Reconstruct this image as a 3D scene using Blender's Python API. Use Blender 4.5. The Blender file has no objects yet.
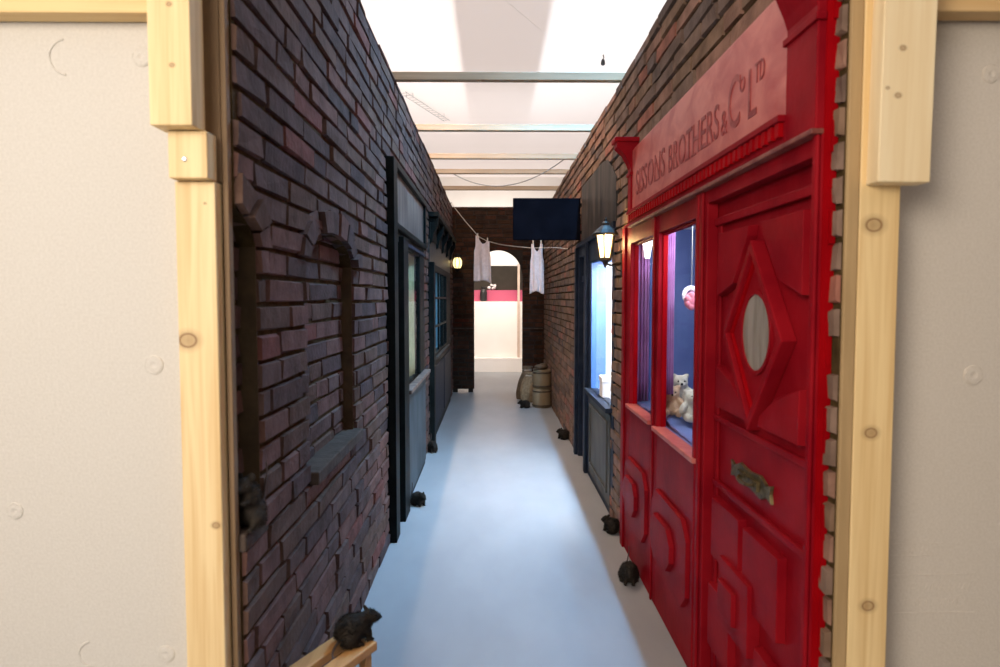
import bpy, bmesh, math, random
from mathutils import Vector, Matrix, Euler
R = math.radians
rnd = random.Random(7)
SC = bpy.context.scene
COL = SC.collection

# ------------------------------------------------------------------ camera
CAMZ = 1.6
F = 667.0
cam_d = bpy.data.cameras.new('camera'); cam = bpy.data.objects.new('camera', cam_d); COL.objects.link(cam)
cam.location = (0, 0, CAMZ)
cam.rotation_euler = Euler((R(90 - 3.05), 0, R(-0.6)), 'XYZ')
cam_d.lens = 24.012; cam_d.sensor_width = 36; cam_d.clip_start = 0.05; cam_d.clip_end = 200
cam_d.dof.use_dof = True; cam_d.dof.focus_distance = 5.5; cam_d.dof.aperture_fstop = 3.2
SC.camera = cam
_M = cam.rotation_euler.to_matrix()
def ray(px, py): return _M @ Vector(((px - 500) / F, -(py - 333.5) / F, -1.0))
def onX(px, py, X):
    d = ray(px, py); t = X / d.x; return d.y * t, CAMZ + d.z * t      # (Y, z)
def onY(px, py, Y):
    d = ray(px, py); t = Y / d.y; return d.x * t, CAMZ + d.z * t      # (X, z)
def onZ(px, py, Z=0.0):
    d = ray(px, py); t = (Z - CAMZ) / d.z; return d.x * t, d.y * t    # (X, Y)

# ------------------------------------------------------------------ materials
def hexc(r, g, b):
    def f(c):
        c /= 255.0
        return c / 12.92 if c <= 0.04045 else ((c + 0.055) / 1.055) ** 2.4
    return (f(r), f(g), f(b), 1)
def mat(name, c1, c2=None, rough=0.6, scale=6.0, bump=0.0, bscale=40.0, stretch=(1, 1, 1), metal=0.0, spec=0.5, lo=0.35, hi=0.65, island=None, detail=5, distort=0.0):
    m = bpy.data.materials.new(name); m.use_nodes = True
    n = m.node_tree.nodes; l = m.node_tree.links
    b = n['Principled BSDF']
    b.inputs['Roughness'].default_value = rough; b.inputs['Metallic'].default_value = metal
    b.inputs['Specular IOR Level'].default_value = spec
    b.inputs['Base Color'].default_value = c1
    tc = n.new('ShaderNodeTexCoord'); mp = n.new('ShaderNodeMapping'); mp.inputs['Scale'].default_value = stretch
    l.new(tc.outputs['Object'], mp.inputs['Vector'])
    out = None
    if c2 is not None:
        t = n.new('ShaderNodeTexNoise'); t.inputs['Scale'].default_value = scale; t.inputs['Detail'].default_value = detail
        t.inputs['Distortion'].default_value = distort
        l.new(mp.outputs['Vector'], t.inputs['Vector'])
        r = n.new('ShaderNodeValToRGB'); r.color_ramp.elements[0].position = lo; r.color_ramp.elements[1].position = hi
        r.color_ramp.elements[0].color = c1; r.color_ramp.elements[1].color = c2
        l.new(t.outputs['Fac'], r.inputs['Fac']); out = r.outputs['Color']
        if island is not None:
            g = n.new('ShaderNodeNewGeometry'); r2 = n.new('ShaderNodeValToRGB'); r2.color_ramp.interpolation = 'CONSTANT'
            els = r2.color_ramp.elements
            els[0].color = island[0][1]; els[0].position = island[0][0]
            els[1].color = island[1][1]; els[1].position = island[1][0]
            for p, c in island[2:]:
                e = els.new(p); e.color = c
            l.new(g.outputs['Random Per Island'], r2.inputs['Fac'])
            mx = n.new('ShaderNodeMixRGB'); mx.blend_type = 'MULTIPLY'; mx.inputs['Fac'].default_value = 1.0
            l.new(out, mx.inputs['Color1']); l.new(r2.outputs['Color'], mx.inputs['Color2']); out = mx.outputs['Color']
        l.new(out, b.inputs['Base Color'])
    if bump > 0:
        t2 = n.new('ShaderNodeTexNoise'); t2.inputs['Scale'].default_value = bscale; t2.inputs['Detail'].default_value = 6
        l.new(mp.outputs['Vector'], t2.inputs['Vector'])
        bp = n.new('ShaderNodeBump'); bp.inputs['Strength'].default_value = bump; bp.inputs['Distance'].default_value = 0.01
        l.new(t2.outputs['Fac'], bp.inputs['Height']); l.new(bp.outputs['Normal'], b.inputs['Normal'])
    return m
def lin(r, g, b): return (r, g, b, 1)
def emis(name, col, s):
    m = bpy.data.materials.new(name); m.use_nodes = True
    n = m.node_tree.nodes; b = n['Principled BSDF']
    b.inputs['Base Color'].default_value = col; b.inputs['Emission Color'].default_value = col
    b.inputs['Emission Strength'].default_value = s; b.inputs['Roughness'].default_value = 0.4
    return m
def glassmat(name, tint=(0.93, 0.96, 1.0, 1)):
    m = bpy.data.materials.new(name); m.use_nodes = True
    n = m.node_tree.nodes; l = m.node_tree.links; n.remove(n['Principled BSDF'])
    tr = n.new('ShaderNodeBsdfTransparent'); tr.inputs['Color'].default_value = tint
    gl = n.new('ShaderNodeBsdfGlossy'); gl.inputs['Roughness'].default_value = 0.04
    lw = n.new('ShaderNodeLayerWeight'); lw.inputs['Blend'].default_value = .5
    pw = n.new('ShaderNodeMath'); pw.operation = 'POWER'; pw.inputs[1].default_value = 5.0; l.new(lw.outputs['Facing'], pw.inputs[0])
    fr = n.new('ShaderNodeMath'); fr.operation = 'MULTIPLY_ADD'; fr.inputs[1].default_value = .13; fr.inputs[2].default_value = .02; l.new(pw.outputs[0], fr.inputs[0])
    mx = n.new('ShaderNodeMixShader')
    l.new(fr.outputs[0], mx.inputs[0]); l.new(tr.outputs[0], mx.inputs[1]); l.new(gl.outputs[0], mx.inputs[2])
    l.new(mx.outputs[0], n['Material Output'].inputs['Surface'])
    return m
def clothmat(name, c, ct):
    m = bpy.data.materials.new(name); m.use_nodes = True
    n = m.node_tree.nodes; l = m.node_tree.links; n.remove(n['Principled BSDF'])
    a = n.new('ShaderNodeBsdfDiffuse'); a.inputs['Color'].default_value = c
    b = n.new('ShaderNodeBsdfTranslucent'); b.inputs['Color'].default_value = ct
    mx = n.new('ShaderNodeMixShader'); mx.inputs[0].default_value = .45
    l.new(a.outputs[0], mx.inputs[1]); l.new(b.outputs[0], mx.inputs[2]); l.new(mx.outputs[0], n['Material Output'].inputs['Surface'])
    return m
def pine(name, axis=2, knots=(), light=(0.80, 0.54, 0.24), dark=(0.60, 0.36, 0.13), knotcol=(0.20, 0.09, 0.03)):
    m = bpy.data.materials.new(name); m.use_nodes = True
    n = m.node_tree.nodes; l = m.node_tree.links; b = n['Principled BSDF']; b.inputs['Roughness'].default_value = 0.6
    tc = n.new('ShaderNodeTexCoord'); mp = n.new('ShaderNodeMapping')
    s = [38.0, 38.0, 38.0]; s[axis] = 1.6; mp.inputs['Scale'].default_value = s
    l.new(tc.outputs['Object'], mp.inputs['Vector'])
    t = n.new('ShaderNodeTexNoise'); t.inputs['Scale'].default_value = 1.0; t.inputs['Detail'].default_value = 3; t.inputs['Distortion'].default_value = 0.6
    l.new(mp.outputs['Vector'], t.inputs['Vector'])
    r = n.new('ShaderNodeValToRGB'); r.color_ramp.elements[0].position = 0.40; r.color_ramp.elements[1].position = 0.68
    r.color_ramp.elements[0].color = (*light, 1); r.color_ramp.elements[1].color = (*[a * .55 + c * .45 for a, c in zip(dark, light)], 1)
    l.new(t.outputs['Fac'], r.inputs['Fac']); out = r.outputs['Color']
    for (kx, ky, kz, rad) in knots:
        d = n.new('ShaderNodeVectorMath'); d.operation = 'SUBTRACT'; d.inputs[1].default_value = (kx, ky, kz)
        l.new(tc.outputs['Object'], d.inputs[0])
        sc = n.new('ShaderNodeVectorMath'); sc.operation = 'MULTIPLY'
        v = [1.0, 1.0, 1.0]; v[axis] = 1.25; sc.inputs[1].default_value = v
        l.new(d.outputs[0], sc.inputs[0])
        ln = n.new('ShaderNodeVectorMath'); ln.operation = 'LENGTH'; l.new(sc.outputs[0], ln.inputs[0])
        dv = n.new('ShaderNodeMath'); dv.operation = 'DIVIDE'; dv.inputs[1].default_value = rad; l.new(ln.outputs['Value'], dv.inputs[0])
        kr = n.new('ShaderNodeValToRGB'); e = kr.color_ramp.elements
        e[0].position = 0.0; e[0].color = (.55, .55, .55, 1); e[1].position = 1.0; e[1].color = (0, 0, 0, 1)
        e2 = e.new(.38); e2.color = (.45, .45, .45, 1); e3 = e.new(.46); e3.color = (.95, .95, .95, 1); e4 = e.new(.60); e4.color = (.3, .3, .3, 1)
        l.new(dv.outputs[0], kr.inputs['Fac'])
        mx = n.new('ShaderNodeMixRGB'); mx.inputs['Color2'].default_value = (*knotcol, 1)
        l.new(kr.outputs['Color'], mx.inputs['Fac']); l.new(out, mx.inputs['Color1']); out = mx.outputs['Color']
    l.new(out, b.inputs['Base Color'])
    return m

BR_IS = [(0.0, lin(1.0, .95, 1.0)), (.22, lin(.75, .72, .80)), (.45, lin(1.25, 1.0, 1.0)), (.66, lin(.95, .85, .78)), (.86, lin(1.35, .8, .8)), (.92, lin(.6, .62, .75))]
M = {
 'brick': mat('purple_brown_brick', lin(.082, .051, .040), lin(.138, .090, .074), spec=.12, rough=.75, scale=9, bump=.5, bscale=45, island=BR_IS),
 'brick_warm_lit': mat('warm_lit_brown_brick', lin(.145, .098, .068), lin(.25, .172, .122), spec=.12, rough=.75, scale=9, bump=.5, bscale=45, island=BR_IS),  # same brick as the left wall, warm lamp light put into its colour
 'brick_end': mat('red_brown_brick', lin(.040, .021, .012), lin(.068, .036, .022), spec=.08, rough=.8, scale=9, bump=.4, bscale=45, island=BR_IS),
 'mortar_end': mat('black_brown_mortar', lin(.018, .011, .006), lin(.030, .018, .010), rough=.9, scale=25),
 'mortar': mat('dark_mortar', lin(.046, .028, .010), lin(.080, .050, .020), spec=.1, rough=.9, scale=25, bump=.5, bscale=90),
 'jamb': mat('brown_jamb', lin(.060, .036, .014), lin(.090, .055, .022), rough=.8, scale=14, bump=.3),
 'sill': mat('stone_sill', lin(.060, .043, .034), lin(.095, .070, .056), spec=.1, rough=.7, scale=14, bump=.3),
 'floor': mat('grey_painted_floor', lin(.285, .295, .305), lin(.315, .325, .335), rough=.42, scale=4, stretch=(1, .45, 1), bump=.04, bscale=14, spec=.45),
 'ceil': mat('white_ceiling', lin(.80, .76, .74), lin(.86, .83, .81), rough=.9, scale=2),
 'ceil_cloth': clothmat('white_ceiling_cloth', (.84, .77, .74, 1), (.80, .70, .66, 1)),
 'board': mat('grey_gypsum_board', lin(.60, .57, .52), lin(.65, .62, .57), rough=.85, scale=140, bump=.12, bscale=160),
 'board_r': mat('tan_grey_gypsum_board', lin(.60, .54, .46), lin(.65, .59, .51), rough=.85, scale=140, bump=.12, bscale=160),
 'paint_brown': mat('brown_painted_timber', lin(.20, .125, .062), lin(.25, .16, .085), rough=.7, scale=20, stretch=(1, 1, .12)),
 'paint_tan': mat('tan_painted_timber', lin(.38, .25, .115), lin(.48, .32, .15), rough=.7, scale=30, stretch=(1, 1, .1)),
 'joist': mat('pine_joist', lin(.40, .29, .18), lin(.50, .37, .24), rough=.6, scale=30, stretch=(.06, 1, 1)),
 'red': mat('worn_red_paint', lin(.20, .0025, .008), lin(.29, .007, .013), spec=.05, rough=.5, scale=5, bump=.12, bscale=30),
 'red_light': mat('faded_red_paint', lin(.40, .05, .045), lin(.56, .145, .115), rough=.42, scale=5, stretch=(1, 1, 1.6), bump=.1, bscale=18, distort=.8),
 'red_deep': mat('deep_red_paint', lin(.26, .001, .004), lin(.34, .002, .005), spec=.04, rough=.5, scale=6),
 'red_letter': mat('dark_red_lettering', lin(.22, .014, .015), lin(.34, .06, .055), rough=.5, scale=16, lo=.45, hi=.62),
 'edge': mat('worn_bare_edge', lin(.15, .025, .018), lin(.26, .085, .06), rough=.5, scale=20),
 'dark_green': mat('dark_green_paint', lin(.006, .0075, .007), lin(.010, .0125, .012), spec=.06, rough=.5, scale=8, bump=.1),
 'blue_grey': mat('blue_grey_panel_paint', lin(.042, .054, .062), lin(.072, .088, .098), spec=.08, rough=.55, scale=5, bump=.1, stretch=(1, 1, .5)),
 'blue_dark': mat('dark_blue_paint', lin(.012, .018, .032), lin(.022, .030, .048), spec=.08, rough=.5, scale=8, bump=.1),
 'blue': mat('blue_paint', lin(.03, .09, .30), lin(.04, .12, .36), rough=.5, scale=8),
 'grey_panel': mat('grey_green_panel_paint', lin(.080, .080, .074), lin(.125, .122, .112), spec=.1, rough=.55, scale=6, bump=.1, stretch=(1, 1, .5)),
 'fascia_grey': mat('streaked_grey_fascia', lin(.020, .019, .018), lin(.075, .062, .054), spec=.12, rough=.5, scale=9, bump=.15, bscale=20, stretch=(1, 1, .25)),
 'fascia_dark': mat('dark_stained_fascia', lin(.030, .024, .020), lin(.065, .050, .040), rough=.45, scale=9),
 'fascia_brown': mat('streaked_brown_fascia', lin(.085, .058, .050), lin(.20, .145, .12), spec=.12, rough=.45, scale=9, stretch=(1, 1, .25)),
 'black_sign': mat('blue_black_board', lin(.0032, .0032, .0048), lin(.005, .005, .0075), spec=.0, rough=.6, scale=10),
 'iron': mat('black_iron', lin(.012, .010, .008), lin(.026, .020, .015), rough=.55, scale=20, spec=.15),
 'brass': mat('dull_brass', lin(.08, .055, .022), lin(.20, .15, .06), rough=.45, scale=60, metal=.7, bump=.3),
 'fur': mat('dark_rat_fur', lin(.010, .008, .006), lin(.030, .022, .015), rough=.75, scale=40, spec=.25),
 'skin': mat('grey_pink_rat_skin', lin(.06, .042, .035), lin(.09, .06, .05), rough=.6, scale=30),
 'eye': mat('black_eye', lin(.004, .004, .004), None, rough=.1),
 'cloth': mat('white_cotton', lin(.68, .55, .51), lin(.76, .63, .59), rough=.9, scale=25, bump=.2, bscale=70),
 'rope': mat('pale_cord', lin(.50, .42, .34), lin(.60, .52, .42), rough=.9, scale=50),
 'peg': mat('pale_wooden_peg', lin(.65, .52, .38), lin(.7, .58, .45), rough=.7, scale=40),
 'crock': mat('tan_stoneware', lin(.20, .145, .080), lin(.29, .215, .125), rough=.55, scale=8, stretch=(1, 1, .3)),
 'crock_band': mat('brown_hoop', lin(.06, .04, .022), lin(.09, .06, .035), rough=.6, scale=20),
 'sack': mat('tan_burlap', lin(.22, .155, .085), lin(.32, .235, .14), rough=.95, scale=30, bump=.4, bscale=120),
 'sack_dark': mat('brown_burlap', lin(.12, .08, .045), lin(.18, .125, .075), rough=.95, scale=30, bump=.4, bscale=120),
 'backdrop_blue': mat('blue_backcloth', lin(.10, .135, .30), lin(.14, .18, .37), rough=.8, scale=4),
 'curtain_purple': mat('mauve_curtain', lin(.28, .10, .24), lin(.36, .15, .31), rough=.85, scale=10),
 'curtain_white': mat('white_net_curtain', lin(.72, .68, .70), lin(.80, .76, .78), rough=.9, scale=10),
 'curtain_pink': mat('pale_pink_curtain', lin(.56, .44, .46), lin(.66, .54, .55), rough=.9, scale=10),
 'curtain_olive': mat('olive_yellow_curtain', lin(.26, .24, .10), lin(.34, .31, .14), rough=.9, scale=10),
 'blue_white': mat('pale_blue_backdrop', lin(.74, .80, .84), lin(.80, .85, .88), rough=.9, scale=3),
 'teal': mat('teal_backdrop', lin(.14, .30, .38), lin(.2, .38, .46), rough=.9, scale=3),
 'dark_in': mat('dark_interior', lin(.02, .018, .018), lin(.03, .027, .027), rough=.8, scale=5),
 'amber': mat('amber_reflection', lin(.45, .19, .05), lin(.55, .26, .08), rough=.8, scale=8),
 'toy_cream': mat('cream_plush', lin(.58, .50, .36), lin(.70, .62, .46), rough=.95, scale=60, bump=.5, bscale=150),
 'toy_tan': mat('tan_plush', lin(.52, .32, .18), lin(.62, .40, .24), rough=.95, scale=60, bump=.5, bscale=150),
 'pink_fabric': mat('pink_fabric', lin(.62, .12, .17), lin(.72, .25, .28), rough=.8, scale=30),
 'white_fabric': mat('white_frill', lin(.75, .68, .68), lin(.82, .76, .76), rough=.9, scale=30),
 'white_paint': mat('white_matt_paint', lin(.80, .75, .70), lin(.84, .79, .74), rough=.8, scale=2),
 'magenta': mat('magenta_paint', lin(.44, .07, .14), lin(.48, .085, .155), rough=.7, scale=2),
 'dark_panel': mat('dark_brown_panel', lin(.026, .020, .013), lin(.034, .026, .018), rough=.85, scale=6),
 'pinkwood': mat('pale_post_paint', lin(.55, .42, .34), lin(.6, .47, .39), rough=.7, scale=10),
 'screw': mat('zinc_screw', lin(.6, .6, .6), lin(.7, .7, .7), rough=.35, scale=20, metal=.8),
 'blackp': mat('black_plastic', lin(.012, .012, .012), lin(.02, .02, .02), rough=.5, scale=20),
 'metal': mat('grey_galvanised_steel', lin(.34, .33, .31), lin(.42, .41, .39), rough=.5, scale=20, metal=.2),
 'glass': glassmat('window_glass'),
 'oval_glass': mat('frosted_oval_glass', lin(.22, .17, .13), lin(.36, .30, .25), rough=.22, scale=7, stretch=(1, 3, .5), spec=.6),
 'lamp_glass': emis('lit_lantern_glass', (1.0, .80, .48, 1), 3.2),
 'lamp_glass2': emis('lit_bulkhead_glass', (1.0, .80, .36, 1), 2.0),
 'shade': emis('lit_white_shade', (.92, .95, 1.0, 1), 2.2),
}

# ------------------------------------------------------------------ mesh builders
class MB:
    def __init__(s): s.v = []; s.f = []
    def add(s, verts, faces):
        o = len(s.v); s.v += [tuple(v) for v in verts]; s.f += [tuple(i + o for i in f) for f in faces]; return s
    def box(s, x0, x1, y0, y1, z0, z1):
        x0, x1 = sorted((x0, x1)); y0, y1 = sorted((y0, y1)); z0, z1 = sorted((z0, z1))
        v = [(x0, y0, z0), (x1, y0, z0), (x1, y1, z0), (x0, y1, z0), (x0, y0, z1), (x1, y0, z1), (x1, y1, z1), (x0, y1, z1)]
        return s.add(v, [(3, 2, 1, 0), (4, 5, 6, 7), (0, 1, 5, 4), (1, 2, 6, 5), (2, 3, 7, 6), (3, 0, 4, 7)])
    def obox(s, c, ax, ay, az, hx, hy, hz):           # oriented box
        c = Vector(c); v = []
        for k in (-1, 1):
            for (i, j) in ((-1, -1), (1, -1), (1, 1), (-1, 1)):
                v.append(c + Vector(ax) * hx * i + Vector(ay) * hy * j + Vector(az) * hz * k)
        return s.add(v, [(3, 2, 1, 0), (4, 5, 6, 7), (0, 1, 5, 4), (1, 2, 6, 5), (2, 3, 7, 6), (3, 0, 4, 7)])
    def prism(s, poly, to3, a, b, taper=0.0):          # poly list of (u,v); to3(u,v,w)->xyz ; from w=a to w=b (b end tapered inwards)
        n = len(poly); cu = sum(p[0] for p in poly) / n; cv = sum(p[1] for p in poly) / n
        def tp(p):
            du, dv = p[0] - cu, p[1] - cv; L = math.hypot(du, dv) or 1
            return (p[0] - du / L * taper, p[1] - dv / L * taper)
        v = [to3(p[0], p[1], a) for p in poly] + [to3(*tp(p), b) for p in poly]
        f = [tuple(range(n - 1, -1, -1)), tuple(range(n, 2 * n))] + [(i, (i + 1) % n, n + (i + 1) % n, n + i) for i in range(n)]
        return s.add(v, f)
    def tube(s, pts, rad, seg=8, cap=True):
        pts = [Vector(p) for p in pts]; n = len(pts)
        rad = rad if isinstance(rad, (list, tuple)) else [rad] * n
        rings = []; up = Vector((0.13, 0.21, 0.97))
        for i, p in enumerate(pts):
            d = (pts[min(i + 1, n - 1)] - pts[max(i - 1, 0)]).normalized()
            u = d.cross(up)
            if u.length < 1e-3: u = d.cross(Vector((1, 0, 0)))
            u.normalize(); w = d.cross(u)
            rings.append([p + (u * math.cos(2 * math.pi * k / seg) + w * math.sin(2 * math.pi * k / seg)) * rad[i] for k in range(seg)])
        v = [q for r in rings for q in r]; f = []
        for i in range(n - 1):
            for k in range(seg):
                k2 = (k + 1) % seg; f.append((i * seg + k, i * seg + k2, (i + 1) * seg + k2, (i + 1) * seg + k))
        if cap: f += [tuple(range(seg - 1, -1, -1)), tuple((n - 1) * seg + k for k in range(seg))]
        return s.add(v, f)
    def lathe(s, prof, c, seg=24, axis='z', rot=0.0):   # prof (r,h)
        v = []; n = len(prof)
        for (r, h) in prof:
            for k in range(seg):
                a = 2 * math.pi * k / seg + rot
                if axis == 'z': v.append((c[0] + r * math.cos(a), c[1] + r * math.sin(a), c[2] + h))
                elif axis == 'x': v.append((c[0] + h, c[1] + r * math.cos(a), c[2] + r * math.sin(a)))
                else: v.append((c[0] + r * math.cos(a), c[1] + h, c[2] + r * math.sin(a)))
        f = []
        for i in range(n - 1):
            for k in range(seg):
                k2 = (k + 1) % seg; f.append((i * seg + k, i * seg + k2, (i + 1) * seg + k2, (i + 1) * seg + k))
        f += [tuple(range(seg - 1, -1, -1)), tuple((n - 1) * seg + k for k in range(seg))]
        return s.add(v, f)
    def ell(s, c, r, rot=None, seg=16, rings=10):
        v = []; f = []; c = Vector(c); mt = rot.to_matrix() if rot else Matrix.Identity(3)
        for i in range(rings + 1):
            th = math.pi * i / rings
            for k in range(seg):
                a = 2 * math.pi * k / seg
                q = Vector((r[0] * math.sin(th) * math.cos(a), r[1] * math.sin(th) * math.sin(a), r[2] * math.cos(th)))
                v.append(c + mt @ q)
        for i in range(rings):
            for k in range(seg):
                k2 = (k + 1) % seg; f.append((i * seg + k, (i + 1) * seg + k, (i + 1) * seg + k2, i * seg + k2))
        return s.add(v, f)
    def mesh(s, name, m, smooth=False):
        me = bpy.data.meshes.new(name); me.from_pydata(s.v, [], s.f)
        bm = bmesh.new(); bm.from_mesh(me)
        if smooth: bmesh.ops.remove_doubles(bm, verts=bm.verts, dist=1e-5)
        bmesh.ops.recalc_face_normals(bm, faces=bm.faces); bm.to_mesh(me); bm.free()
        if m: me.materials.append(M[m] if isinstance(m, str) else m)
        if smooth:
            for p in me.polygons: p.use_smooth = True
        return me
    def build(s, name, m, parent=None, bevel=0.0, smooth=False, label=None):
        o = bpy.data.objects.new(name, s.mesh(name, m, smooth)); COL.objects.link(o)
        if bevel:
            b = o.modifiers.new('bevel', 'BEVEL'); b.width = bevel; b.segments = 2; b.limit_method = 'ANGLE'
        if parent:
            o.parent = parent
            if parent.type == 'EMPTY' or parent.get('_rooted') is None:
                o.matrix_parent_inverse = world_of(parent).inverted()
        if label: o['label'] = label
        return o
def world_of(o):
    m = o.matrix_basis.copy()
    if o.parent: m = world_of(o.parent) @ o.matrix_parent_inverse @ m
    return m
def tag(o, label, cat, group=None):
    o['label'] = label; o['category'] = cat
    if group: o['group'] = group
    return o
def empty(name, loc, label, cat, group=None, rz=0):
    o = bpy.data.objects.new(name, None); COL.objects.link(o); o.location = loc; o.rotation_euler = (0, 0, rz)
    o.empty_display_size = .05
    return tag(o, label, cat, group)
def struct(o): o['kind'] = 'structure'; return o
def copy_tree(o, parent=None):
    c = o.copy(); COL.objects.link(c)
    if parent: c.parent = parent
    for ch in list(o.children): copy_tree(ch, c)
    return c
def rectpoly(a, b, c, d): return [(a, c), (b, c), (b, d), (a, d)]
def chamf(a, b, c, d, k): return [(a + k, c), (b - k, c), (b, c + k), (b, d - k), (b - k, d), (a + k, d), (a, d - k), (a, c + k)]
toX = lambda u, v, w: (w, u, v)      # (Y,z) polygons, extruded along X
toY = lambda u, v, w: (u, w, v)      # (X,z) polygons, extruded along Y

# ------------------------------------------------------------------ brickwork
def rsub(r, h):
    a, b, c, d = r; e, f, g, i = h
    if e >= b or f <= a or g >= d or i <= c: return [r]
    out = []
    if e > a: out.append((a, e, c, d))
    if f < b: out.append((f, b, c, d))
    a2, b2 = max(a, e), min(b, f)
    if g > c: out.append((a2, b2, c, g))
    if i < d: out.append((a2, b2, i, d))
    return out
def rsubs(r, hs):
    L = [r]
    for h in hs:
        L = [q for x in L for q in rsub(x, h)]
    return L
def bricks(mb, to3, rng, holes, w0, sgn, rh=.085, joint=.014, prot=.014, seed=1, zoff=0.0, hd=.20, st=.40):
    g = random.Random(seed); u0, u1, z0, z1 = rng
    nrow = int((z1 - z0) / rh) + 2
    for i in range(nrow):
        za = z0 + zoff + i * rh; zb = za + rh - joint
        u = u0 - g.uniform(0, .35) - (0.15 if i % 2 else 0)
        while u < u1:
            L = g.choice((hd, st, st, st * .85)) * g.uniform(.9, 1.08)
            dz0 = g.uniform(-.004, .004); dz1 = g.uniform(-.004, .004)
            r = (max(u, u0), min(u + L - joint, u1), max(za, z0), min(zb, z1))
            u += L
            if r[1] - r[0] < .015 or r[3] - r[2] < .012: continue
            pr = prot * g.uniform(.6, 1.35)
            for (a, b, c, d) in rsubs(r, holes):
                if b - a < .02 or d - c < .012: continue
                t = .004
                tl = [g.uniform(-.0035, .0035) for _ in range(4)]
                dd = [g.uniform(-.003, .003) for _ in range(8)]
                q = [(a + t + dd[0], c + t + dd[1] + dz0), (b - t + dd[2], c + t + dd[3] + dz1), (b - t + dd[4], d - t + dd[5] + dz1), (a + t + dd[6], d - t + dd[7] + dz0)]
                base = [(a, c), (b, c), (b, d), (a, d)]
                v = [to3(p[0], p[1], w0 - sgn * .002) for p in base] + [to3(p[0], p[1], w0 + sgn * (pr + k)) for p, k in zip(q, tl)]
                mb.add(v, [(4, 5, 6, 7), (0, 1, 5, 4), (1, 2, 6, 5), (2, 3, 7, 6), (3, 0, 4, 7)])
def backing(mb, to3, rng, holes, w0, w1):
    us = sorted(set([rng[0], rng[1]] + [x for h in holes for x in h[:2] if rng[0] < x < rng[1]]))
    for a, b in zip(us, us[1:]):
        m = (a + b) / 2
        cuts = sorted([(h[2], h[3]) for h in holes if h[0] < m < h[1]]); z = rng[2]
        for c, d in cuts + [(rng[3], rng[3])]:
            if c > z + 1e-6: mb.prism([(a, z), (b, z), (b, c), (a, c)], to3, w0, w1)
            z = max(z, d)
def arch_fill(mb, to3, ua, ub, zs, rise, w0, w1, ztop, n=16):    # fills the corners between an arch and its square head
    cu = (ua + ub) / 2; hu = (ub - ua) / 2
    f = lambda u: zs + rise * math.sqrt(max(0, 1 - ((u - cu) / hu) ** 2))
    for k in range(n):
        a = ua + (ub - ua) * k / n; b = ua + (ub - ua) * (k + 1) / n
        mb.prism([(a, f(a)), (b, f(b)), (b, ztop), (a, ztop)], to3, w0, w1)
def voussoirs(mb, to3, cu, hu, zs, rise, th, w0, w1, n=9, seed=3):
    g = random.Random(seed)
    def pt(t, k):
        a = math.pi * (1 - t)
        return (cu + (hu + k) * math.cos(a), zs + (rise + k) * math.sin(a))
    for i in range(n):
        t0, t1 = (i + .06) / n, (i + .94) / n
        k1 = th * g.uniform(.92, 1.06)
        mb.prism([pt(t0, .0), pt(t1, .0), pt(t1, k1), pt(t0, k1)], to3, w0, w1 + (w1 - w0) * g.uniform(-.15, .2), taper=.003)

XL, XR = -.69, .875          # brick planes
YE = 11.25                   # end wall
ZTL, ZTR, ZTE = 3.11, 3.06, 3.12
YL0 = onX(237, 330, XL)[0]   # near end of the left wall
YR0 = onX(839.5, 330, XR)[0]

# --- left wall
nA, nB = onX(305, 350, XL)[0], onX(352, 350, XL)[0]
NW = nB - nA
j1 = onX(257, 350, XL)[0]
SP, RISE = 1.745, .125       # springing and rise
SILL = .955
niche = [(nA, nB, SILL - .05, SP + RISE), (j1 - NW, j1, SILL - .05, SP + RISE)]
S1 = (onX(387, 400, XL)[0], onX(421.5, 400, XL)[0], -.1, 2.50)       # first shopfront
S3 = (onX(427.5, 300, XL)[0], onX(448.5, 300, XL)[0], -.1, 2.22)       # further shopfront
rngL = (YL0, YE, 0, ZTL)
clipn = [(max(a, YL0 - .01), b, c, d) for a, b, c, d in niche]
mb = MB(); backing(mb, toX, rngL, clipn + [(S1[0], S1[1], -.1, 2.06), (S3[0], S3[1], -.1, 1.97)], XL - .07, XL)
for a, b, c, d in niche: arch_fill(mb, toX, a, b, SP, RISE, XL - .07, XL, SP + RISE) if a > YL0 else None
a, b = niche[1][:2]
cu, hu = (a + b) / 2, (b - a) / 2
for k in range(16):
    u0 = max(a + (b - a) * k / 16, YL0); u1 = a + (b - a) * (k + 1) / 16
    if u1 <= YL0: continue
    fz = lambda u: SP + RISE * math.sqrt(max(0, 1 - ((u - cu) / hu) ** 2))
    mb.prism([(u0, fz(u0)), (u1, fz(u1)), (u1, SP + RISE), (u0, SP + RISE)], toX, XL - .07, XL)
for a, b, c, d in clipn: mb.box(XL - .10, XL - .056, a - .03 if a > YL0 else a, b + .03, c - .03, d + .03)
wl = struct(mb.build('wall_left', 'mortar'))
mb = MB()
vou_h = []
for (a, b) in ((nA, nB), (j1 - NW, j1)):
    for k in range(8):
        u0 = a + (b - a) * k / 8; u1 = a + (b - a) * (k + 1) / 8; um = (u0 + u1) / 2
        vou_h.append((u0, u1, SP, SP + RISE * math.sqrt(1 - ((um - (a + b) / 2) / ((b - a) / 2)) ** 2) + .02))
bricks(mb, toX, rngL, [(max(a, YL0 - .01), b, SILL - .05, SP) for a, b, c, d in niche] + [S1, S3] + vou_h, XL, 1, seed=11, rh=.0835)
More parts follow.
